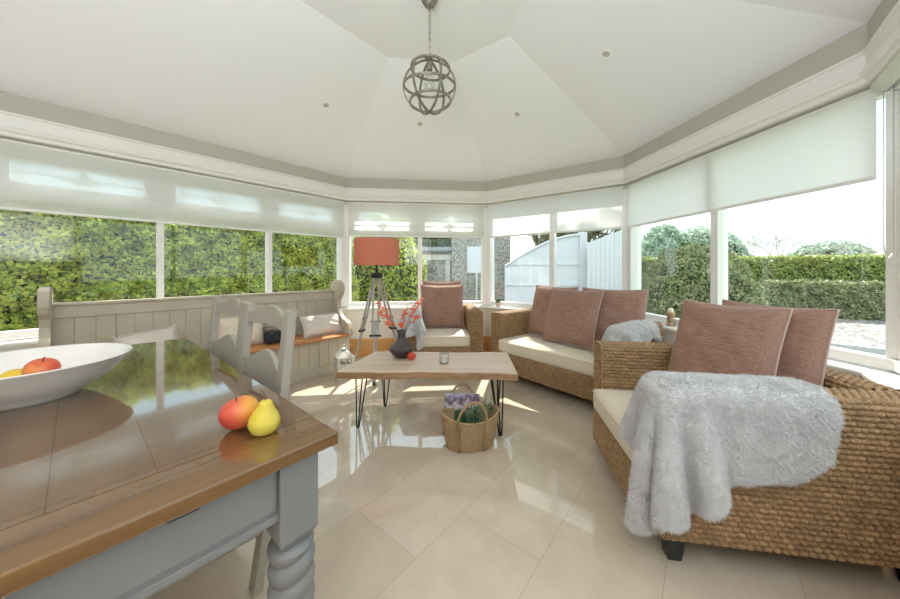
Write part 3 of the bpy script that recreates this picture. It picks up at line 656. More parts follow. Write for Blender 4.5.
# ------------------------------------------------------------------ dining table
K = Vector((-.29, .82)); TT = Vector((-.766, .643)); NN = Vector((.643, .766))
tb = thing('dining_table', 'dining table at the lower left with glossy brown plank top and grey painted base', 'table', (K.x, K.y, 0), R(140))
TL, TW = 1.76, .95
mb = MB(); nb = 6; bw = TW/nb
ys = [0, .112, .33, .475, .62, .838, .95]
for k in range(6):
    for xa, xb in ((.135, .944), (.946, .984), (.986, TL-.135)): mb.box(xa, xb-.0005, ys[k]+.00015, ys[k+1]-.00015, .728, .760)
top = mb.build('tabletop', 'table_wood', tb, bevel=.0004, seg=1)
for x0, x1 in ((0, .134), (TL-.134, TL)):
    mb = MB(); mb.box(x0, x1, 0, TW, .7275, .7605); mb.build('breadboard_end', 'table_wood_y', tb, bevel=.004)
ins = .035
for sy in (0, 1):
    y0 = ins+.012 if sy == 0 else TW-ins-.034
    mb = MB(); mb.box(.08, TL-.08, y0, y0+.022, .60, .727); mb.build('side_rail', 'table_grey', tb, bevel=.002)
x0 = ins+.012
mb = MB(); mb.box(x0, x0+.022, .10, TW-.10, .60, .6995 if False else .727); mb.box(x0-.008, x0+.03, .12, TW-.12, .585, .602); mb.build('end_rail', 'table_grey', tb, bevel=.002)
mb = MB(); mb.box(TL-x0-.022, TL-x0, .10, TW-.10, .60, .727); mb.build('end_rail', 'table_grey', tb, bevel=.002)
mb = MB(); mb.box(x0-.004, x0+.001, .135, TW-.135, .612, .722); dr = mb.build('drawer', 'table_grey', tb, bevel=.002)
mb = MB(); mb.tube([(x0-.004, .282, .712), (x0-.010, .282, .712), (x0-.010, .282, .704), (x0-.010, .330, .704), (x0-.010, .330, .712), (x0-.004, .330, .712)], .0010, 6); mb.build('handle', 'black', dr)
for lx in (.078, TL-.078):
    for ly in (.085, TW-.085):
        mb = MB(); h = .047; mb.box(lx-h, lx+h, ly-h, ly+h, .525, .7275)
        mb.add([(lx-h, ly-h, .525), (lx+h, ly-h, .525), (lx+h, ly+h, .525), (lx-h, ly+h, .525), (lx-.03, ly-.03, .495), (lx+.03, ly-.03, .495), (lx+.03, ly+.03, .495), (lx-.03, ly+.03, .495)], [(0, 1, 5, 4), (1, 2, 6, 5), (2, 3, 7, 6), (3, 0, 4, 7), (4, 5, 6, 7), (3, 2, 1, 0)])
        leg = mb.build('leg', 'table_grey', tb, bevel=.003)
        mb = MB(); pr = [(.030, .500), (.036, .495)]; z = .49
        zz = np.linspace(.49, .13, 73)
        pr += [(.043, float(q)) for q in zz]+[(.034, .125), (.045, .11), (.05, .09), (.046, .06), (.032, .04), (.036, .02), (.03, 0)]
        pr = pr[::-1]
        mb.lathe(pr, 28, (lx, ly, 0), fn=lambda r_, z_, a: (.0395+.0155*math.sqrt(abs(math.sin(PI*(z_+.012*math.sin(a))/.052)))) if .128 < z_ < .492 else r_)
        mb.build('turned_shaft', 'table_grey', leg, smooth='all')

# dining chairs
def dining_chair(label, along, outw, turn=0):
    c = K+TT*along+NN*outw                # centre of the back at floor level
    r = thing('dining_chair', label, 'chair', (c.x, c.y, 0), R(-40+turn)); W_ = .50
    def px(z): return -.02 + (z-.45)*.10 if z > .45 else -.02-(.45-z)*.15    # y of the rear post (lean)
    for sx in (-1, 1):
        x = sx*(W_/2-.022); mb = MB(); zs = [0, .2, .45, .75, 1.02]; pv = []
        for z in zs:
            y = px(z); wx = .026; pv += [(x-wx, y-.017, z), (x+wx, y-.017, z), (x+wx, y+.017, z), (x-wx, y+.017, z)]
        fs = [(3, 2, 1, 0), (16, 17, 18, 19)]+[(q*4+j, q*4+(j+1) % 4, q*4+4+(j+1) % 4, q*4+4+j) for q in range(4) for j in range(4)]
        mb.add(pv, fs); mb.build('back_post', 'grey_paint', r, bevel=.004)
        mb = MB(); mb.hexa([(x-.016, -.40, 0), (x+.016, -.40, 0), (x+.016, -.368, 0), (x-.016, -.368, 0), (x-.021, -.41, .43), (x+.021, -.41, .43), (x+.021, -.368, .43), (x-.021, -.368, .43)]); mb.build('front_leg', 'grey_paint', r, bevel=.003)
        mb = MB(); mb.box(x-.01, x+.01, -.375, -.0, .20, .235); mb.build('side_stretcher', 'grey_paint', r, bevel=.003)
        mb = MB(); mb.box(x-.012, x+.012, -.38, -.01, .375, .43); mb.build('seat_rail', 'grey_paint', r, bevel=.003)
    mb = MB(); mb.hexa([(-.235, -.43, .43), (.235, -.43, .43), (.205, -.0, .43), (-.205, -.0, .43), (-.235, -.43, .455), (.235, -.43, .455), (.205, -.0, .455), (-.205, -.0, .455)]); mb.build('seat', 'pine', r, bevel=.008)
    def rail(nm, z0, z1, arch, low, y):
        n = 16; hw = W_/2-.042; vs = []
        for k in range(n+1):
            u = -1+2*k/n; zt_ = z1-arch+arch*(.5+.5*math.cos(u*PI)) ; zl_ = z0+low*(1-u*u); cv = .022*(1-u*u)
            for zz, dy in ((zl_, -.010), (zl_, .010), (zt_, .010), (zt_, -.010)): vs.append((u*hw, px(zz)+dy+cv, zz))
        fs = [(k*4+j, k*4+(j+1) % 4, k*4+4+(j+1) % 4, k*4+4+j) for k in range(n) for j in range(4)]+[(3, 2, 1, 0), (n*4, n*4+1, n*4+2, n*4+3)]
        mb = MB(); mb.add(vs, fs); mb.build(nm, 'grey_paint', r, bevel=.003)
    rail('crest_rail', .925, 1.022, .04, .010, 0)
    rail('middle_rail', .66, .825, .06, .0, 0)
    return r
dining_chair('grey painted dining chair nearer the camera, tucked at the table edge', .775, .075)
dining_chair('grey painted dining chair farther back, beside the pew', 1.295, .075, 1)

# bowl and fruit on the table
def on_table(px, py, z=.76):
    Y = (CAMH-z)*F/(py-CY); return ((px-450)/F*Y, Y, z)
bc = (-1.385, 1.035, .7605)
mb = MB(); prof = [(.0, .006), (.09, .006), (.10, .0), (.112, .0), (.116, .008), (.16, .035), (.205, .075), (.238, .118), (.243, .122), (.241, .125), (.234, .122), (.198, .08), (.155, .044), (.10, .018), (.0, .014)]
prof[0] = (.0005, .006); prof[-1] = (.0005, .014)
mb.lathe(prof, 56); o = mb.build('fruit_bowl', 'ceramic', None, smooth='all'); o.location = bc; o.scale = (1, 1, 1); tag(o, 'wide white ceramic bowl on the dining table holding fruit', 'bowl')
def apple(name, label, cat, c, r_, m, sc=(1, 1, .92), tilt=(0, 0, 0), leaf=False):
    r = thing(name, label, cat, c, 0, None, rot=tilt)
    mb = MB(); pr = []
    for k in range(25):
        a = PI*k/24; rr = math.sin(a); zz = -math.cos(a); dip = .22*math.exp(-((a-PI)/.45)**2)+.10*math.exp(-(a/.4)**2)*-1
        pr.append((max(1e-4, rr*(1+.06*math.cos(a)*-1)), zz-dip))
    mb.lathe([(q[0]*r_, q[1]*r_) for q in pr], 32); q = mb.build('flesh', m, r, smooth='all'); q.scale = sc
    mb = MB(); mb.tube([(0, 0, r_*.62*sc[2]), (.002, 0, r_*.9), (.006, .001, r_*1.2)], .0018, 6); mb.build('stem', 'twig', r)
    return r
apple('apple', 'red and yellow apple lying in the white bowl', 'apple', (-1.36, 1.05, .848), .041, 'flesh_apple', tilt=(.2, .3, 0))
o = MB(); o.ball((0, 0, 0), .036, 14, (1.2, 1, .9)); o = o.build('lemon', 'lemon', None, smooth='all'); o.location = (-1.425, 1.035, .822); tag(o, 'yellow fruit beside the apple in the white bowl', 'fruit')
o = MB(); o.ball((0, 0, 0), .038, 14, (1.2, 1, .9)); o = o.build('lemon', 'lemon', None, smooth='all'); o.location = (-1.35, .975, .812); tag(o, 'yellow fruit under the apple in the white bowl', 'fruit')
apple('apple', 'large orange-red apple on the table corner, left of the pear', 'apple', (-.557, .835, .7605+.0415), .0435, 'mango', sc=(1.06, 1, .97), tilt=(.1, -.25, .4))
r = thing('pear', 'small yellow-green pear on the table corner beside the red apple', 'pear', (-.483, .815, .7605), 0, None, rot=(.05, .12, 0))
mb = MB(); pp = [(.0005, .004), (.018, .0), (.030, .007), (.0365, .022), (.0365, .034), (.031, .048), (.023, .060), (.0175, .071), (.0145, .080), (.009, .085), (.0005, .086)]
pp2 = []
for k in range(len(pp)-1):
    for q in range(3): pp2.append((pp[k][0]+(pp[k+1][0]-pp[k][0])*q/3, pp[k][1]+(pp[k+1][1]-pp[k][1])*q/3))
mb.lathe(pp2+[pp[-1]], 32); mb.build('flesh', 'pear', r, smooth='all')
mb = MB(); mb.tube([(0, 0, .080), (-.004, 0, .094), (-.013, .0, .108), (-.017, 0, .112)], .0017, 6); mb.build('stem', 'twig', r)

# ------------------------------------------------------------------ pew bench
PD = R(48); pl_ = Vector((math.cos(PD), math.sin(PD))); pr_ = Vector((-1.16, 3.72)); PLN = 2.27; org = pr_-pl_*PLN
pw = thing('pew', 'long painted wooden pew with scrolled ends and an orange pine seat along the left windows', 'bench', (org.x, org.y, 0), PD)
prof = [(.05, 0), (.05, .36), (.0, .40), (-.02, .44), (-.015, .50), (.02, .555), (.08, .585), (.14, .60), (.20, .64), (.245, .70), (.262, .77), (.245, .83), (.195, .87), (.165, .92), (.165, .98), (.20, 1.03), (.26, 1.058), (.33, 1.058), (.39, 1.03), (.425, .98), (.435, .93), (.425, .88), (.43, .80), (.44, .6), (.44, 0)]
for x0 in (0, PLN-.04):
    mb = MB(); mb.prism(prof, lambda u, v, w_: (w_, u, v), x0-.006, x0+.046); e_ = mb.build('end_panel', 'pew_paint', pw, bevel=.006)
    mb = MB()
    for f0, f1 in ((x0-.010, x0-.005), (x0+.045, x0+.050)):
        mb.prism([(.285+.04*math.cos(q*PI/10), .955+.04*math.sin(q*PI/10)) for q in range(20)], lambda u, v, w_: (w_, u, v), f0, f1)
    mb.build('scroll_boss', 'pew_paint', e_)
BK = .385
mb = MB(); mb.box(.04, PLN-.04, BK-.012, BK+.02, .82, .915); mb.build('top_rail', 'pew_paint', pw, bevel=.003)
mb = MB(); mb.box(.04, PLN-.04, BK-.028, BK+.03, .912, .935); mb.build('cap_rail', 'pew_paint', pw, bevel=.005)
nbd = 20; bwid = (PLN-.08)/nbd; mb = MB()
for k in range(nbd): mb.box(.04+k*bwid+.002, .04+(k+1)*bwid-.002, BK, BK+.014, .38, .83)
mb.box(.04, PLN-.04, BK+.006, BK+.016, .38, .83); mb.build('back_boards', 'pew_paint', pw, bevel=.003, seg=1)
mb = MB(); mb.box(.04, PLN-.04, -.025, BK-.001, .405, .432); mb.build('seat', 'pine', pw, bevel=.006)
mb = MB()
for k in range(nbd): mb.box(.04+k*bwid+.002, .04+(k+1)*bwid-.002, .055, .069, .08, .404)
mb.box(.04, PLN-.04, .062, .072, .08, .404); mb.build('front_boards', 'pew_paint', pw, bevel=.003, seg=1)
mb = MB(); mb.box(.04, PLN-.04, .035, .075, .0, .10); mb.build('plinth', 'pew_paint', pw, bevel=.008)
def on_pew(x, y, z): return on_seat(pw, x, y, z)
pillow('bench_cushion', 'small cream fringed cushion at the right end of the pew', .46, .24, .13, on_pew(2.01, .19, .545), dirw(pw, .05, -1, .5), roll=.0, mat_='white_linen', fringe=True)
pillow('bench_cushion', 'cream fringed cushion at the left of the pew, partly hidden by the dining table', .36, .24, .12, on_pew(.56, .25, .555), dirw(pw, .1, -1, .55), roll=-.12, mat_='white_linen', fringe=True)
pillow('bench_cushion', 'second beige cushion on the pew behind the farther dining chair', .40, .30, .13, on_pew(1.22, .27, .575), dirw(pw, .0, -1, .35), mat_='linen', fringe=False, pip='linen')
# wire basket
r = thing('wire_basket', 'dark wire basket with dark cloth on the pew seat behind the chairs', 'basket', on_pew(1.50, .17, .4325), PD)
mb = MB()
for z, s_ in ((.002, .9), (.05, .95), (.10, .98), (.15, 1.0)):
    mb.tube([(sx*.12*s_, sy*.085*s_, z) for sx, sy in ((-1, -1), (1, -1), (1, 1), (-1, 1))], .002, 6, closed=True)
for k in range(9):
    for sy in (-1, 1): x_ = -.108+.027*k; mb.tube([(x_, sy*.0765, .002), (x_*1.1, sy*.085, .15)], .0013, 5)
for k in range(7):
    for sx in (-1, 1): y_ = -.075+.025*k; mb.tube([(sx*.108, y_, .002), (sx*.12, y_*1.1, .15)], .0013, 5)
mb.build('wire_frame', 'dark_wire', r)
V, Q = roundbox(.20, .14, .11, .03, 10, 8, 6); V[:, 2] += .062+.008*np.sin(V[:, 0]*60)*np.cos(V[:, 1]*50); raw_mesh('folded_cloth', V, Q, 'dark_cloth', r)
# lantern
lp = Vector((-1.17, 3.47))
r = thing('lantern', 'small whitewashed lantern on the floor at the right end of the pew', 'lantern', (lp.x, lp.y, 0), R(35)); r.scale = (1.15, 1.15, 1.12)
mb = MB(); mb.box(-.078, .078, -.078, .078, 0, .045)
for sx in (-1, 1):
    for sy in (-1, 1): mb.box(sx*.065-.013, sx*.065+.013, sy*.065-.013, sy*.065+.013, .02, .20)
mb.box(-.078, .078, -.078, .078, .195, .21); 
for sx in (-1, 1):
    mb.box(sx*.065-.004, sx*.065+.004, -.06, .06, .105, .113); mb.box(-.06, .06, sx*.065-.004, sx*.065+.004, .105, .113)
    mb.box(sx*.065-.004, sx*.065+.004, -.004, .004, .02, .2); mb.box(-.004, .004, sx*.065-.004, sx*.065+.004, .02, .2)
mb.build('frame', 'lantern', r, bevel=.002)
mb = MB()
for sx in (-1, 1): mb.box(sx*.062-.003, sx*.062+.003, -.055, .055, .045, .14); mb.box(-.055, .055, sx*.062-.003, sx*.062+.003, .045, .14)
mb.build('panel', 'lantern', r)
mb = MB(); mb.add([(-.08, -.08, .21), (.08, -.08, .21), (.08, .08, .21), (-.08, .08, .21), (-.03, -.03, .265), (.03, -.03, .265), (.03, .03, .265), (-.03, .03, .265)], [(0, 1, 5, 4), (1, 2, 6, 5), (2, 3, 7, 6), (3, 0, 4, 7), (4, 5, 6, 7), (3, 2, 1, 0)])
mb.box(-.022, .022, -.022, .022, .265, .285); mb.build('roof', 'lantern', r, bevel=.003)
mb = MB(); mb.tube([(.02*math.cos(q*PI/8), 0, .30+.02*math.sin(q*PI/8)) for q in range(16)], .003, 6, closed=True); mb.build('ring_handle', 'lantern', r)
mb = MB(); mb.lathe([(.03, .02), (.03, .10), (.002, .103)], 20); mb.build('candle', 'wax', r, smooth=True)

# ------------------------------------------------------------------ tripod lamp
lc = Vector((-.85, 3.66))
r = thing('tripod_floor_lamp', 'tripod floor lamp with grey wooden legs and coral drum shade', 'lamp', (lc.x, lc.y, 0), 0)
feet = [(-.78-lc.x, 3.23-lc.y), (-1.155-lc.x, 3.74-lc.y), (-.61-lc.x, 4.0-lc.y)]
for fx, fy in feet:
    f3 = Vector((fx, fy, 0)); t3 = Vector((fx*.07, fy*.07, 1.12)); d = (t3-f3); side = d.cross(Vector((fx, fy, 0))).normalized()*.017; nn = d.cross(side).normalized()*.008
    def strut(a, b_, off, wd=1.0):
        mb = MB(); vs = []
        for q in (a, b_):
            c = f3+d*q+off
            vs += [c-side*wd-nn, c+side*wd-nn, c+side*wd+nn, c-side*wd+nn]
        mb.hexa(vs); return mb
    leg = strut(0, .56, Vector((0, 0, 0)), 1.0).build('leg', 'grey_wood', r, bevel=.002)
    a1 = strut(.40, 1.0, side*1.75, .7).build('upper_strut', 'grey_wood', leg, bevel=.002)
    a2 = strut(.40, 1.0, -side*1.75, .7).build('upper_strut', 'grey_wood', leg, bevel=.002)
    mb = MB(); c = f3+d*.42; mb.tube([c-side*3.6, c+side*3.6], .013, 10); mb.tube([c-nn*4, c+nn*4], .010, 10); mb.build('clamp', 'black', leg)
    mb = MB(); c = f3+d*.55; mb.tube([c-side*3.2, c+side*3.2], .008, 10); mb.build('clamp_bolt', 'black', leg)
    mb = MB(); mb.lathe([(.012, 0), (.013, .03)], 12, (fx, fy, 0)); mb.build('foot_cap', 'black', leg)
mb = MB(); mb.lathe([(.055, 1.085), (.066, 1.09), (.066, 1.14), (.035, 1.15), (.016, 1.155), (.012, 1.18), (.010, 1.26)], 24); mb.build('tripod_head', 'black', r, smooth=True)
mb = MB(); mb.lathe([(.018, 1.25), (.018, 1.30), (.03, 1.34), (.032, 1.38), (.002, 1.415)], 20); mb.build('bulb', 'wax', r, smooth=True)
mb = MB(); n = 64
pr = [(.256, 1.237), (.256, 1.535), (.253, 1.535), (.253, 1.237)]
vs = [(q[0]*math.cos(2*PI*k/n), q[0]*math.sin(2*PI*k/n), q[1]) for q in pr for k in range(n)]
mb.add(vs, [(i*n+k, i*n+(k+1) % n, ((i+1) % 4)*n+(k+1) % n, ((i+1) % 4)*n+k) for i in range(4) for k in range(n)]); sh = mb.build('lamp_shade', 'shade', r, smooth=True)
mb = MB()
for k in range(3): a = 2*PI*k/3; mb.tube([(0, 0, 1.50), (.25*math.cos(a), .25*math.sin(a), 1.525)], .002, 6)
mb.tube([(0, 0, 1.2), (0, 0, 1.51)], .004, 6); mb.build('shade_ring', 'chrome', sh)

# ------------------------------------------------------------------ coffee table and what stands on it
r = thing('coffee_table', 'low live-edge slab coffee table on black hairpin legs in the middle of the room', 'table', (-.11, 2.52, 0), R(-1.5))
nx_, ny_ = 60, 10; rg = np.random.RandomState(5)
def wav(x, s): return .010*math.sin(x*5+s)+.006*math.sin(x*13+2*s)+.004*math.sin(x*31+s*3)
ztop, th = .452, .046
mb = MB(); ring_f = []; ring_b = []
top = []; bot = []
for k in range(nx_+1):
    x = -.685+1.37*k/nx_; u = k/nx_
    fx = x + (-.03 if False else 0)
    yf = -.285+wav(x, 1.0)+.0; yb = .285+wav(x, 4.0)
    xs = -.70+1.295*u; xb = -.565+1.175*u
    top.append([(xs+(xb-xs)*j/ny_, yf+(yb-yf)*j/ny_, ztop) for j in range(ny_+1)])
    bot.append([(xs+(xb-xs)*j/ny_+(0), (yf-.012+.004*math.sin(x*40))*(1) + ((yb+.012)-(yf-.012))*j/ny_, ztop-th) for j in range(ny_+1)])
vs = [p_ for row in top for p_ in row]+[p_ for row in bot for p_ in row]; W1 = ny_+1; off = (nx_+1)*W1; fs = []; mi = []
for k in range(nx_):
    for j in range(ny_): a = k*W1+j; fs.append((a, a+W1, a+W1+1, a+1)); mi.append(0); fs.append((off+a, off+a+1, off+a+W1+1, off+a+W1)); mi.append(1)
for k in range(nx_):
    a = k*W1; fs.append((a, off+a, off+a+W1, a+W1)); mi.append(1); a = k*W1+ny_; fs.append((a, a+W1, off+a+W1, off+a)); mi.append(1)
for j in range(ny_):
    a = j; fs.append((a, a+1, off+a+1, off+a)); mi.append(1); a = nx_*W1+j; fs.append((a, off+a, off+a+1, a+1)); mi.append(1)
mb.add(vs, fs); mb.mi = mi; mb.build('tabletop', ['oak_slab', 'oak_edge'], r, bevel=.006)
def w2l(base, x, y):
    a = -base.rotation_euler.z; dx, dy = x-base.location.x, y-base.location.y; return (dx*math.cos(a)-dy*math.sin(a), dx*math.sin(a)+dy*math.cos(a))
for wx, wy, sx, sy in ((-.687, 2.35, -1, -1), (-.56, 2.72, -1, 1), (.358, 2.235, 1, -1), (.397, 2.64, 1, 1)):
    fx, fy = w2l(r, wx, wy); mb = MB(); zt = ztop-th-.003
    tops = [(fx-sx*.02-.045, fy-sy*.03), (fx-sx*.02+.045, fy-sy*.03), (fx-sx*.02+sx*.01, fy-sy*.03-sy*.06)]
    for q, (tx, ty) in enumerate(tops):
        mb.tube([(tx, ty, zt), (fx+(-.010, .010, 0)[q], fy+(0, 0, -sy*.008)[q], .02), (fx+(-.006, .006, 0)[q], fy, .006), (fx, fy, .005)], .0052, 8)
    mb.box(min(t[0] for t in tops)-.015, max(t[0] for t in tops)+.015, min(t[1] for t in tops)-.012, max(t[1] for t in tops)+.012, zt-.001, zt+.003)
    mb.build('hairpin_leg', 'black', r, smooth=True)
ZT_ = ztop+.001
vx, vy = -.405, 2.63
r = thing('vase', 'dark brown stoneware vase of orange berry stems on the coffee table', 'vase', (vx, vy, ZT_), 0)
mb = MB(); pr = [(.0005, .002), (.052, .0), (.062, .012), (.09, .045), (.103, .068), (.100, .084), (.080, .104), (.055, .124), (.040, .142), (.034, .16), (.033, .19), (.041, .222), (.036, .223), (.028, .19), (.028, .15), (.0005, .12)]
mb.lathe(pr, 40, fn=lambda r_, z_, a: r_*(1+.012*math.cos(9*a)) if .02 < z_ < .15 else r_); mb.build('body', 'vase', r, smooth='all')
# berry stems
def stem(tip, bend, label):
    o = bpy.data.objects.new('berry_stem', None); 
    p0 = Vector((random.uniform(-.01, .01), random.uniform(-.01, .01), .14)); p3 = Vector(tip); p1 = Vector((tip[0]*.25, tip[1]*.25, .27)); pts = []
    for k in range(13):
        t = k/12; pts.append(p0*(1-t)**2+p1*2*t*(1-t)+p3*t*t)
    mb = MB(); mb.tube(pts, [.003-.0015*k/12 for k in range(13)], 6)
    bm_ = MB(); rg_ = random.Random(int(tip[0]*1000)+50)
    for k in range(8, 13):
        base = pts[k]; n = 3 if k < 10 else 6
        if bend == 0 and k < 8: continue
        for j in range(n):
            dirn = Vector((rg_.uniform(-1, 1), rg_.uniform(-.8, .8), rg_.uniform(-.4, 1))).normalized()*rg_.uniform(.008, .026)
            mb.tube([base, base+dirn], .0009, 4)
            bm_.ball(tuple(base+dirn), rg_.uniform(.006, .0105), 5, (1, 1, .8))
    st = mb.build('berry_stem', 'twig', r); bm_.build('berries', 'berry', st, smooth='all')['kind'] = 'stuff'
for tip in ((-.185, -.02, .45), (-.19, .03, .36), (-.115, -.01, .28), (.03, .02, .38), (.0, -.03, .27), (.125, .0, .45), (.165, .03, .47), (.15, -.02, .34)): stem(tip, 1, '')
r = thing('apple', 'small bright red apple in front of the vase on the coffee table', 'apple', (-.312, 2.545, ZT_+.033), 0)
mb = MB(); mb.lathe([(max(1e-4, .036*math.sin(PI*k/20)), -.034*math.cos(PI*k/20)-(.008*math.exp(-((k-20)/3)**2))) for k in range(21)], 28); mb.build('flesh', 'candle_red', r, smooth='all')
mb = MB(); mb.tube([(0, 0, .022), (.002, 0, .04)], .0015, 5); mb.build('stem', 'twig', r)
r = thing('glass_tumbler', 'clear glass tumbler holding a pale candle on the coffee table', 'glass', (-.045, 2.46, ZT_), 0)
mb = MB(); mb.lathe([(.036, 0), (.040, .11), (.0375, .11), (.034, .01), (.0005, .009)], 32); mb.build('glass_body', 'clear', r, smooth=True)
mb = MB(); mb.lathe([(.030, .0105), (.030, .055), (.0005, .056)], 24); mb.build('candle', 'wax', r, smooth=True)

# seagrass basket
bx, by = .135, 2.13
r = thing('seagrass_basket', 'woven seagrass basket with two hoop handles on the floor beside the coffee table', 'basket', (bx, by, 0), R(12))
nu, nv = 120, 40; A, Hh = np.meshgrid(np.linspace(0, 2*PI, nu, endpoint=False), np.linspace(0, 1, nv), indexing='ij')
def brad(h): return .155+.045*h**.8
rim = .215+.02*np.cos(2*A)
def bshell(inn):
    rr = brad(Hh)-inn; h = Hh*(rim)+(.006 if inn else 0)
    wv = .0035*np.abs(np.sin(Hh*PI*14))*(1+.6*np.sin(A*40+np.floor(Hh*14)*PI)); wv = 0 if inn else wv
    return np.stack([(rr+wv)*np.cos(A), (rr*.62+wv)*np.sin(A), h], -1)
grid_mesh('basket_body', np.concatenate([bshell(0), bshell(.008)[:, ::-1]], 1), 'seagrass', r, closed_u=True)
mb = MB(); mb.lathe([(.0005, .0), (.15, .0), (.15, .008), (.0005, .008)], 40); b_o = mb.build('basket_base', 'seagrass', r, smooth=True); b_o.scale = (1, .62, 1)
mb = MB(); mb.tube([(.2*math.cos(a_), .124*math.sin(a_), .215+.02*math.cos(2*a_)) for a_ in np.linspace(0, 2*PI, 60, endpoint=False)], .007, 8, closed=True); mb.build('rim', 'seagrass', r, smooth='all')
for sy, lean, lb in ((-1, -.05, 0), (1, .03, 1)):
    mb = MB(); pts = []
    for k in range(25):
        a_ = PI*k/24; pts.append((-.02+.095*math.cos(a_)*(1), sy*.122+lean*math.sin(a_), .20+.155*math.sin(a_)))
    lo = [(.075*1.0, sy*.128, .2), (.07, sy*.118, .10), (.065, sy*.106, .012)]; lo2 = [(-.115, sy*.113, .2), (-.105, sy*.104, .10), (-.095, sy*.092, .012)]
    mb.tube([(q[0], q[1]+sy*.006, q[2]) for q in lo[::-1]]+pts+[(q[0], q[1]+sy*.004, q[2]) for q in lo2], .0085, 8); mb.build('handle', 'seagrass', r, smooth='all')
# picture book in the basket (generic landscape picture)
b = NB('picture_cover'); p = b.n('BsdfPrincipled'); tcn = b.n('TexCoord'); sx = b.n('SeparateXYZ'); b.l(tcn.outputs['Object'], sx.inputs[0])
nz = b.n('TexNoise'); nz.inputs['Scale'].default_value = 18; nz.inputs['Detail'].default_value = 6; b.l(tcn.outputs['Object'], nz.inputs[0])
ad = b.n('Math', operation='MULTIPLY_ADD'); ad.inputs[1].default_value = .22; b.l(nz.outputs[0], ad.inputs[0]); b.l(sx.outputs['Z'], ad.inputs[2])
rr = b.n('ValToRGB'); el = rr.color_ramp.elements; el[0].position = .27; el[0].color = c4((.04, .09, .04)); el[1].position = .43; el[1].color = c4((.52, .50, .62))
q = el.new(.305); q.color = c4((.62, .55, .58)); q = el.new(.345); q.color = c4((.12, .06, .09)); q = el.new(.38); q.color = c4((.40, .36, .46))
b.l(ad.outputs[0], rr.inputs[0]); b.l(rr.outputs[0], p.inputs[0]); p.inputs['Roughness'].default_value = .3; b.l(p.outputs[0], b.out.inputs[0]); M['picture'] = b.m
o = MB(); o.box(-.125, .125, -.008, .008, 0, .275); o = o.build('picture_book', 'picture', None, bevel=.002); o.location = (.075, 2.20, .03); o.rotation_euler = (R(-10), R(4), R(6))
tag(o, 'picture book with a lilac landscape cover standing in the seagrass basket', 'book')
lv = []; tn = []; rg = np.random.RandomState(11)
for k in range(420):
    x_ = rg.uniform(-.02, .16); y_ = rg.uniform(-.08, .03); h = rg.uniform(.12, .25) + (.03 if x_ > .08 else 0); a_ = rg.uniform(0, 6.28); l_ = rg.uniform(.0, .03)
    c = np.array([x_+l_*math.cos(a_), y_+l_*math.sin(a_), h]); d = np.array([math.cos(a_)*.012, math.sin(a_)*.012, rg.uniform(.01, .035)]); s_ = np.cross(d, [0, 0, 1.]); s_ = s_/(np.linalg.norm(s_)+1e-6)*.0035
    lv += [c-s_*.3, c+d*.5-s_, c+d, c+d*.5+s_]; tn += [rg.rand()]*4
o = raw_mesh('lavender_bunch', np.array(lv), np.arange(len(lv)).reshape(-1, 4), 'lavender', None, tn, smooth=False); o.location = (bx, by, 0); o.rotation_euler = (0, 0, R(12))
tag(o, 'bunch of green lavender sprigs in the seagrass basket', 'plant', None, 'stuff')

# ------------------------------------------------------------------ pendant, spots
pc = (-.14, 2.15)
r = thing('pendant_light', 'round openwork metal ring pendant hanging on a chain from the ceiling', 'pendant light', (pc[0], pc[1], zf), 0)
mb = MB(); mb.lathe([(.062, 0), (.062, -.02), (.055, -.06), (.035, -.095), (.010, -.108)][::-1], 32); mb.build('ceiling_rose', 'brass', r, smooth='all')
zc = 2.436-zf; RR = .178
mb = MB(); nlk = 13; z = -.105; ln = (abs(zc)-RR-.105-.02)/nlk
for k in range(nlk):
    a_ = (k % 2)*PI/2; zc2 = z-ln*(k+.5); h = ln*.66; wd = .010
    mb.tube([(wd*math.cos(t)*math.cos(a_), wd*math.cos(t)*math.sin(a_), zc2+h*math.sin(t)) for t in np.linspace(0, 2*PI, 12, endpoint=False)], .0026, 5, closed=True)
mb.build('chain', 'chrome', r, smooth='all')
mb = MB(); mb.tube([(0, 0, -.055), (.003, .002, -.2), (0, 0, zc+RR-.03)], .0022, 6); mb.build('cable', 'black', r)
mb = MB(); mb.lathe([(.012, -.015), (.02, -.01), (.024, .0), (.016, .022), (.008, .03)], 20, (0, 0, zc+RR)); mb.build('hub', 'brass', r, smooth=True)
def ringb(mb, rad, cz, T, w_=.014, t_=.0045, n=72):
    vs = []
    for k in range(n):
        a_ = 2*PI*k/n
        for dr, dz in ((-t_, -w_/2), (t_, -w_/2), (t_, w_/2), (-t_, w_/2)): vs.append(T @ Vector(((rad+dr)*math.cos(a_), (rad+dr)*math.sin(a_), cz+dz)))
    mb.add(vs, [(k*4+j, k*4+(j+1) % 4, ((k+1) % n)*4+(j+1) % 4, ((k+1) % n)*4+j) for k in range(n) for j in range(4)])
base = Matrix.Translation((0, 0, zc))
rings = [(RR, 0, Matrix.Rotation(PI/2, 4, 'X')), (RR, 0, Matrix.Rotation(R(58), 4, 'Z') @ Matrix.Rotation(PI/2, 4, 'X')), (RR, 0, Matrix.Rotation(R(-62), 4, 'Z') @ Matrix.Rotation(PI/2, 4, 'X')),
         (RR*.97, .0, Matrix.Rotation(R(6), 4, 'X')), (RR*.74, .118, Matrix.Rotation(R(3), 4, 'Y')), (RR*.78, -.108, Matrix.Rotation(R(-3), 4, 'Y'))]
for rad, cz, T in rings:
    mb = MB(); ringb(mb, rad, cz, base @ T); mb.build('cage_ring', 'brass', r, smooth=True)
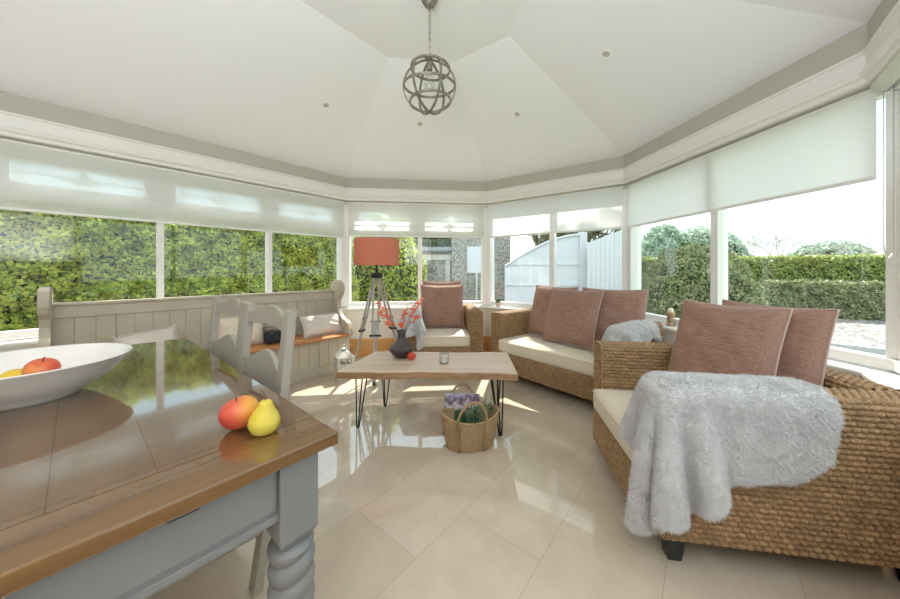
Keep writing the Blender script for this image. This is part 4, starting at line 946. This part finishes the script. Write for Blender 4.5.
mb = MB(); mb.lathe([(.018, 0), (.02, -.01), (.02, -.055), (.016, -.06)][::-1], 20, (0, 0, zc+RR-.015)); mb.build('lamp_socket', 'brass', r, smooth=True)
mb = MB(); zb_ = zc+RR-.07; mb.lathe([(.014, 0), (.018, -.02), (.034, -.07), (.036, -.095), (.028, -.13), (.002, -.148)][::-1], 24, (0, 0, zb_)); mb.build('bulb', 'clear', r, smooth='all')
mb = MB(); mb.tube([(.008*math.cos(q*2.2), .008*math.sin(q*2.2), zb_-.03-.004*q) for q in range(18)], .0009, 4); mb.build('filament', 'brass', r)

def spot(px, py=None, at=None, label=''):
    o_ = Vector((0, 0, CAMH)); d = Vector(((px-450)/F, 1, (CY-py)/F)).normalized() if at is None else Vector(at)
    if at is not None: o_ = Vector((at[0], at[1], 1.0)); d = Vector((0, 0, 1))
    h, n, _, _ = bvh.ray_cast(o_, d)
    if n.z > 0: n = -n
    q = n.to_track_quat('Z', 'Y')
    r = thing('downlight', label, 'downlight', h, 0, 'recessed ceiling downlights'); r.rotation_euler = q.to_euler()
    mb = MB(); mb.lathe([(.045, .0), (.045, .004), (.038, .007), (.030, .005), (.027, .001)], 28); mb.build('bezel', 'upvc', r, smooth=True)
    mb = MB(); mb.lathe([(.0005, .0015), (.026, .0015), (.026, .0025), (.0005, .004)], 20); mb.build('lens', 'frieze', r, smooth=True)
spot(326, 105, label='small recessed downlight left of the pendant'); spot(420, 124, label='small recessed downlight below the pendant, nearest the back window')
spot(517, 114, label='small recessed downlight just right of the pendant'); spot(606, 54, label='small recessed downlight farthest right on the ceiling')

# things on the sills
p_ = wp(1, .16, .06, Z_SILL+.005)
r = thing('potted_plant', 'tiny green plant in a pale pot on the sill left of the wicker sofa', 'plant', p_, 0)
mb = MB(); mb.lathe([(.03, 0), (.04, .06), (.036, .06), (.033, .05), (.0005, .05)], 20); mb.build('pot', 'terracotta', r, smooth=True)
lv = []; tn = []
for k in range(60):
    a_ = RNG.uniform(0, 6.28); c = np.array([.012*math.cos(a_), .012*math.sin(a_), .05]); d = np.array([math.cos(a_)*.03, math.sin(a_)*.03, RNG.uniform(.02, .07)]); s_ = np.array([-math.sin(a_), math.cos(a_), 0])*.007
    lv += [c, c+d*.6-s_, c+d, c+d*.6+s_]; tn += [RNG.rand()]*4
raw_mesh('foliage', np.array(lv), np.arange(len(lv)).reshape(-1, 4), 'dkleaf', r, tn, smooth=False)
hp = (1.985+.045, 2.90, Z_SILL+.005)
r = thing('candle_holder', 'turned wooden candle holder on the sill behind the fur-covered sofa arm', 'candle holder', hp, 0)
mb = MB(); mb.lathe([(.034, 0), (.034, .02), (.026, .03), (.03, .06), (.026, .085), (.036, .10), (.036, .125), (.030, .128)], 20); mb.build('holder', 'candleholder', r, smooth=True)
mb = MB(); mb.lathe([(.022, .128), (.022, .16), (.0005, .162)], 16); mb.build('candle', 'wax', r, smooth=True)

# ------------------------------------------------------------------ outdoors
GZ = -.15
mb = MB(); mb.box(-60, 90, -30, 120, GZ-.2, GZ-.02); struct(mb.build('ground', 'grass'))
mb = MB(); mb.prism([(offc(i, 1.15).x, offc(i, 1.15).y) for i in range(7)], lambda u, v, w_: (u, v, w_), GZ-.1, -.125); struct(mb.build('terrace', 'paving'))
mb = MB(); mb.prism([(2.2, 6.1), (4.2, 4.6), (4.4, 1.5), (14.5, -.5), (19, 6), (9.5, 12.5), (3.5, 9.5)], lambda u, v, w_: (u, v, w_), GZ-.1, GZ); struct(mb.build('gravel_drive', 'gravel'))
mb = MB(); mb.prism([(-3.5, 9), (-2.2, 6.0), (2.3, 6.1), (4, 9.2), (4, 16), (-3, 16)], lambda u, v, w_: (u, v, w_), GZ-.12, GZ-.008); struct(mb.build('garden_path', 'paving'))
def kerb(a, b_, label, n=6):
    a = Vector(a); b_ = Vector(b_); d = (b_-a)/n; pn = Vector((-d.y, d.x)).normalized()*.06
    mb = MB()
    for k in range(n):
        p = a+d*(k+.004); q = a+d*(k+.996); z0, z1 = GZ-.05, -.04
        mb.hexa([(p.x-pn.x, p.y-pn.y, z0), (q.x-pn.x, q.y-pn.y, z0), (q.x+pn.x, q.y+pn.y, z0), (p.x+pn.x, p.y+pn.y, z0), (p.x-pn.x, p.y-pn.y, z1), (q.x-pn.x, q.y-pn.y, z1), (q.x+pn.x, q.y+pn.y, z1), (p.x+pn.x, p.y+pn.y, z1)])
    o = mb.build('kerb', 'kerb', None, bevel=.008); tag(o, label, 'kerb'); return o
kerb((6.15, 5.65), (8.1, 3.35), 'grey stone kerb between the gravel and the terrace outside the right window')

def leaves_on(name, label, cat, pts, nrm, size, m, seed=0, group=None, spread=.5, core=None, coremat='dkleaf', sun_bias=None):
    """many small folded leaves at given points, facing roughly along given normals"""
    rg = np.random.RandomState(seed); n = len(pts)
    N_ = nrm+rg.randn(n, 3)*spread; N_ /= np.linalg.norm(N_, axis=1, keepdims=True)
    T = np.cross(N_, rg.randn(n, 3)); T /= np.linalg.norm(T, axis=1, keepdims=True); B = np.cross(N_, T)
    s_ = (size*(.6+.8*rg.rand(n)))[:, None]
    fold = N_*s_*.18
    a = pts-T*s_*.5; b_ = pts+B*s_*.42+fold-T*s_*.12; c = pts+T*s_*.5; d = pts-B*s_*.42+fold-T*s_*.12
    V = np.stack([a, b_, c, d], 1).reshape(-1, 3); i = np.arange(n)[:, None]*4
    Q = np.concatenate([i+np.array([0, 1, 2]), i+np.array([0, 2, 3])], 1).reshape(-1, 3)
    tone = np.repeat(np.clip(rg.rand(n)*.75+.25*rg.rand(n)**3, 0, 1), 4)
    root = thing(name, label, cat, (0, 0, 0), 0, group)
    raw_mesh('foliage', V, Q, m, root, tone, smooth=False)
    if core is not None: core.build('branches', 'bark', root)
    return root
def hedge_box(name, label, a, b_, dep, z1, nleaf, size, m, seed, z0=GZ, bulge=.06, top_share=.25, group=None, side=1, ends=False):
    """hedge from a to b (plan); its near face is on the line a-b, depth goes outward by side"""
    rg = np.random.RandomState(seed); a = np.array(a, float); b_ = np.array(b_, float); L = np.linalg.norm(b_-a); d = (b_-a)/L; nn = np.array([-d[1], d[0]])*side
    n1 = int(nleaf*(1-top_share)); u = rg.rand(n1)*L; z = z0+rg.rand(n1)*(z1-z0)
    und = bulge*(np.sin(u*3.1+z*2+seed)+np.sin(u*7.3-z*5)+.6*np.sin(u*17+z*13)+.5*np.sin(z*23-u*11)) - np.abs(rg.randn(n1))*.05+.02
    P1 = np.stack([a[0]+d[0]*u-nn[0]*und, a[1]+d[1]*u-nn[1]*und, z], 1); N1 = np.tile(np.array([-nn[0], -nn[1], .5]), (n1, 1))
    n2 = nleaf-n1; u = rg.rand(n2)*L; v = rg.rand(n2)*dep
    P2 = np.stack([a[0]+d[0]*u+nn[0]*v, a[1]+d[1]*u+nn[1]*v, z1+bulge*.6*np.sin(u*9+v*7)+rg.randn(n2)*.03], 1); N2 = np.tile(np.array([0, 0, 1.]), (n2, 1))
    P = np.vstack([P1, P2]); N_ = np.vstack([N1, N2])
    if ends:
        n3 = nleaf//8; v = rg.rand(n3)*dep; z = z0+rg.rand(n3)*(z1-z0)
        P = np.vstack([P, np.stack([a[0]+nn[0]*v, a[1]+nn[1]*v, z], 1)]); N_ = np.vstack([N_, np.tile([-d[0], -d[1], .2], (n3, 1))])
    root = leaves_on(name, label, 'hedge', P, N_, size, m, seed, group, .55)
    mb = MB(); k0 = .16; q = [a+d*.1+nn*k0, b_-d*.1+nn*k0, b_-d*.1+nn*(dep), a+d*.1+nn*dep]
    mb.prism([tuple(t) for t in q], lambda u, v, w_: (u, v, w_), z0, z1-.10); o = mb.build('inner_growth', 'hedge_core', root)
    return root
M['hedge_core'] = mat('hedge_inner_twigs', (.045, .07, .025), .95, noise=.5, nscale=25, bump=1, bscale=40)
# ivy hedge beyond the left windows
ld = (C[1]-C[7]).normalized(); ln_ = Vector((-ld.y, ld.x))
h0 = C[1]-ld*6.2+ln_*1.75; h1 = C[1]+ld*1.35+ln_*1.75
hedge_box('ivy_hedge', 'tall leafy green ivy hedge close beyond the left windows', h0, h1, .8, 1.98, 80000, .046, M['ivy'], 3, bulge=.05, side=1)
# round clipped bush & other bushes
def blob(name, label, cat, c, rad, n, size, m, seed, group=None, z0=None, lump=.12, trunk=None, flat=None):
    rg = np.random.RandomState(seed); v = rg.randn(n, 3); v /= np.linalg.norm(v, axis=1, keepdims=True)
    if z0 is not None: v[:, 2] = np.where(v[:, 2] < z0, np.abs(v[:, 2]), v[:, 2])
    th_ = np.arctan2(v[:, 1], v[:, 0]); lum = 1+lump*(np.sin(th_*3+v[:, 2]*4+seed)*.6+np.sin(th_*7-v[:, 2]*9)*.4+np.sin(v[:, 0]*11+v[:, 2]*13)*.35)-np.abs(rg.randn(n))*.04
    rad = np.array(rad, float); P = np.array(c)+v*rad*lum[:, None]; N_ = v/rad; N_ /= np.linalg.norm(N_, axis=1, keepdims=True)
    keep = P[:, 2] > GZ; root = leaves_on(name, label, cat, P[keep], N_[keep], size, m, seed, group, .6)
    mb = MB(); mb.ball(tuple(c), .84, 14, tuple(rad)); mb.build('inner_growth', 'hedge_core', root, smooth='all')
    if trunk: mb = MB(); mb.tube([(c[0], c[1], GZ), (c[0], c[1], c[2])], trunk, 10); mb.build('trunk', 'bark', root)
    return root
blob('round_bush', 'large rounded clipped bush seen through the left pane of the right window', 'bush', (5.15, 6.6, .5), (1.0, 1.0, 1.18), 24000, .045, M['bush'], 5)
blob('bush', 'dark low bush between the round bush and the long hedge', 'bush', (7.05, 7.7, .15), (.62, .5, .82), 7000, .05, M['dkleaf'], 8)
hedge_box('clipped_hedge', 'long flat-topped clipped hedge behind the gravel on the right', (6.0, 11.3), (15.5, 7.6), 1.2, 1.56, 42000, .06, M['box'], 12, bulge=.03, side=1, top_share=.3)
hedge_box('clipped_hedge', 'lower clipped hedge in front of the taller one beside the gravel', (9.2, 9.2), (13.2, 7.45), .6, .82, 14000, .055, M['bush'], 14, bulge=.03, side=1, top_share=.3, ends=True)
# shrubs behind the lamp and stone outbuilding
blob('shrub', 'green leafy shrub beyond the back window behind the tripod lamp', 'bush', (-1.50, 7.5, .75), (.92, .7, 1.75), 16000, .06, M['ivy'], 21)
ob = thing('stone_outbuilding', 'old grey stone outbuilding beyond the back window with a pale door surround', 'building', (0, 8.6, GZ), 0)
mb = MB(); mb.box(-1.1, .05, 0, 3, 0, 1.85); mb.box(.05, 1.6, -.25, 3, 0, 2.9); mb.build('stone_wall', 'stone', ob)
mb = MB(); mb.box(-.75, -.62, -.05, 0, 0, 1.6); mb.box(-.12, .0, -.05, 0, 0, 1.6); mb.box(-.8, .05, -.06, 0, 1.6, 1.75); mb.build('door_surround', 'render', ob)
mb = MB(); mb.box(-.61, -.13, -.02, .03, 0, 1.6); mb.build('stone_infill', 'stone', ob)
mb = MB(); mb.box(.45, .95, -.30, -.25, 1.25, 1.95); mb.box(.68, .72, -.32, -.25, 0, 1.25); wd_ = mb.build('white_board', 'white_ext', ob)
mb = MB(); mb.box(-1.2, .05, -.15, 3.1, 1.85, 1.95); mb.box(-.05, 1.7, -.35, 3.1, 2.9, 3.05); mb.build('roof', 'slate', ob)
blob('tree', 'dark green tree crown behind the stone outbuilding', 'tree', (-1.2, 13.5, 2.0), (2.2, 1.5, 2.3), 12000, .11, M['dkleaf'], 24, trunk=.15)
blob('tree', 'grey-green tree above the arched white gate', 'tree', (4.3, 10.9, 5.4), (2.3, 1.9, 3.9), 22000, .13, M['bush'], 25, trunk=.15)  # crown made extra tall, above view, to keep sun off the floor
# white arched gate
gt = thing('white_gate', 'large white arched double gate outside the back right window', 'gate', (1.28, 7.35, GZ), R(-3))
def archz(x): return 1.42+.72*math.sin(min(1, x/1.75)*PI/2)**1.0
n = 28; poly = [(0, 0)]+[(1.75*k/n, archz(1.75*k/n)) for k in range(n+1)]+[(1.75, 0)]
mb = MB(); mb.prism(poly, lambda u, v, w_: (u, w_, v), 0, .05); mb.build('gate_panel', 'white_ext', gt)
mb = MB()
for z in (.45, .98, 1.46): mb.box(.02 if z < 1.4 else .12, 1.73, -.02, 0, z-.012, z+.012)
mb.build('rail', 'white_ext', gt)
mb = MB(); arcp = [(1.75*k/n, -.005, archz(1.75*k/n)) for k in range(n+1)]; mb.tube(arcp, .028, 6); mb.build('arched_top_rail', 'white_ext', gt)
mb = MB(); mb.box(1.70, 1.86, -.06, .10, 0, 2.2); mb.build('gate_post', 'white_ext', gt)
fn = thing('white_fence', 'white vertical board fence right of the arched gate', 'fence', (3.05, 7.0, GZ), R(-22))
for k in range(8):
    x_ = k*.09; mb = MB(); h = 1.93+.035*k; mb.hexa([(x_, 0, 0), (x_+.086, 0, 0), (x_+.086, .03, 0), (x_, .03, 0), (x_, 0, h), (x_+.086, 0, h+.03), (x_+.086, .03, h+.03), (x_, .03, h)]); mb.build('board', 'white_ext', fn)
# neighbouring house with slate roof
hs = thing('neighbour_house', 'distant pale house with a blue-grey slate roof right of the white fence', 'building', (9.2, 21, GZ), R(-10))
mb = MB(); mb.box(-1.5, 1.6, 0, 5, 0, 2.2); mb.build('wall', 'render', hs)
mb = MB(); mb.prism([(-.3, 2.15), (2.5, 4.2), (5.3, 2.15)], lambda u, v, w_: (w_, u, v), -1.8, 1.9); mb.build('roof', 'slate', hs)
hedge_box('clipped_hedge', 'small hedge seen between the white fence and the corner post', (4.3, 9.4), (6.2, 11.0), .8, 1.15, 9000, .06, M['box'], 31, side=1)
# distant trees
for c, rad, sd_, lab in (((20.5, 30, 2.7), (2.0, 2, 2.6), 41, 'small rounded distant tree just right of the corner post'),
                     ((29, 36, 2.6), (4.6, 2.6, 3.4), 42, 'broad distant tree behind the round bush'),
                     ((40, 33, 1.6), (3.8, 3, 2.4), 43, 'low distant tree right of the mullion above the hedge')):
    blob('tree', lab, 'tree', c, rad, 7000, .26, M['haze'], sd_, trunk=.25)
def bare_tree(label, c, H, seed, group=None):
    rg = random.Random(seed); mb = MB()
    def br_(p, d, l, r_, lv_):
        q = p+d*l; mb.tube([p, p+d*l*.5+Vector((rg.uniform(-.05, .05), rg.uniform(-.05, .05), rg.uniform(-.03, .05)))*l, q], [r_, r_*.8, r_*.6], 5)
        if lv_ == 0: return
        for k in range(3 if lv_ > 1 else 4):
            nd = (d+Vector((rg.uniform(-1, 1), rg.uniform(-.6, .6), rg.uniform(-.35, .45)))*1.0).normalized(); br_(q, nd, l*rg.uniform(.6, .8), r_*.6, lv_-1)
    br_(Vector(c), Vector((0, 0, 1)), H, .07, 6); o = mb.build('bare_tree', 'hazed_bark'); return tag(o, label, 'tree', group)
bare_tree('bare branched tree rising above the long hedge, left of another', (16.0, 15.2, GZ), 1.15, 3)
bare_tree('bare spreading tree above the long hedge, nearest the right window frame', (20.5, 16.5, GZ), 1.12, 9)
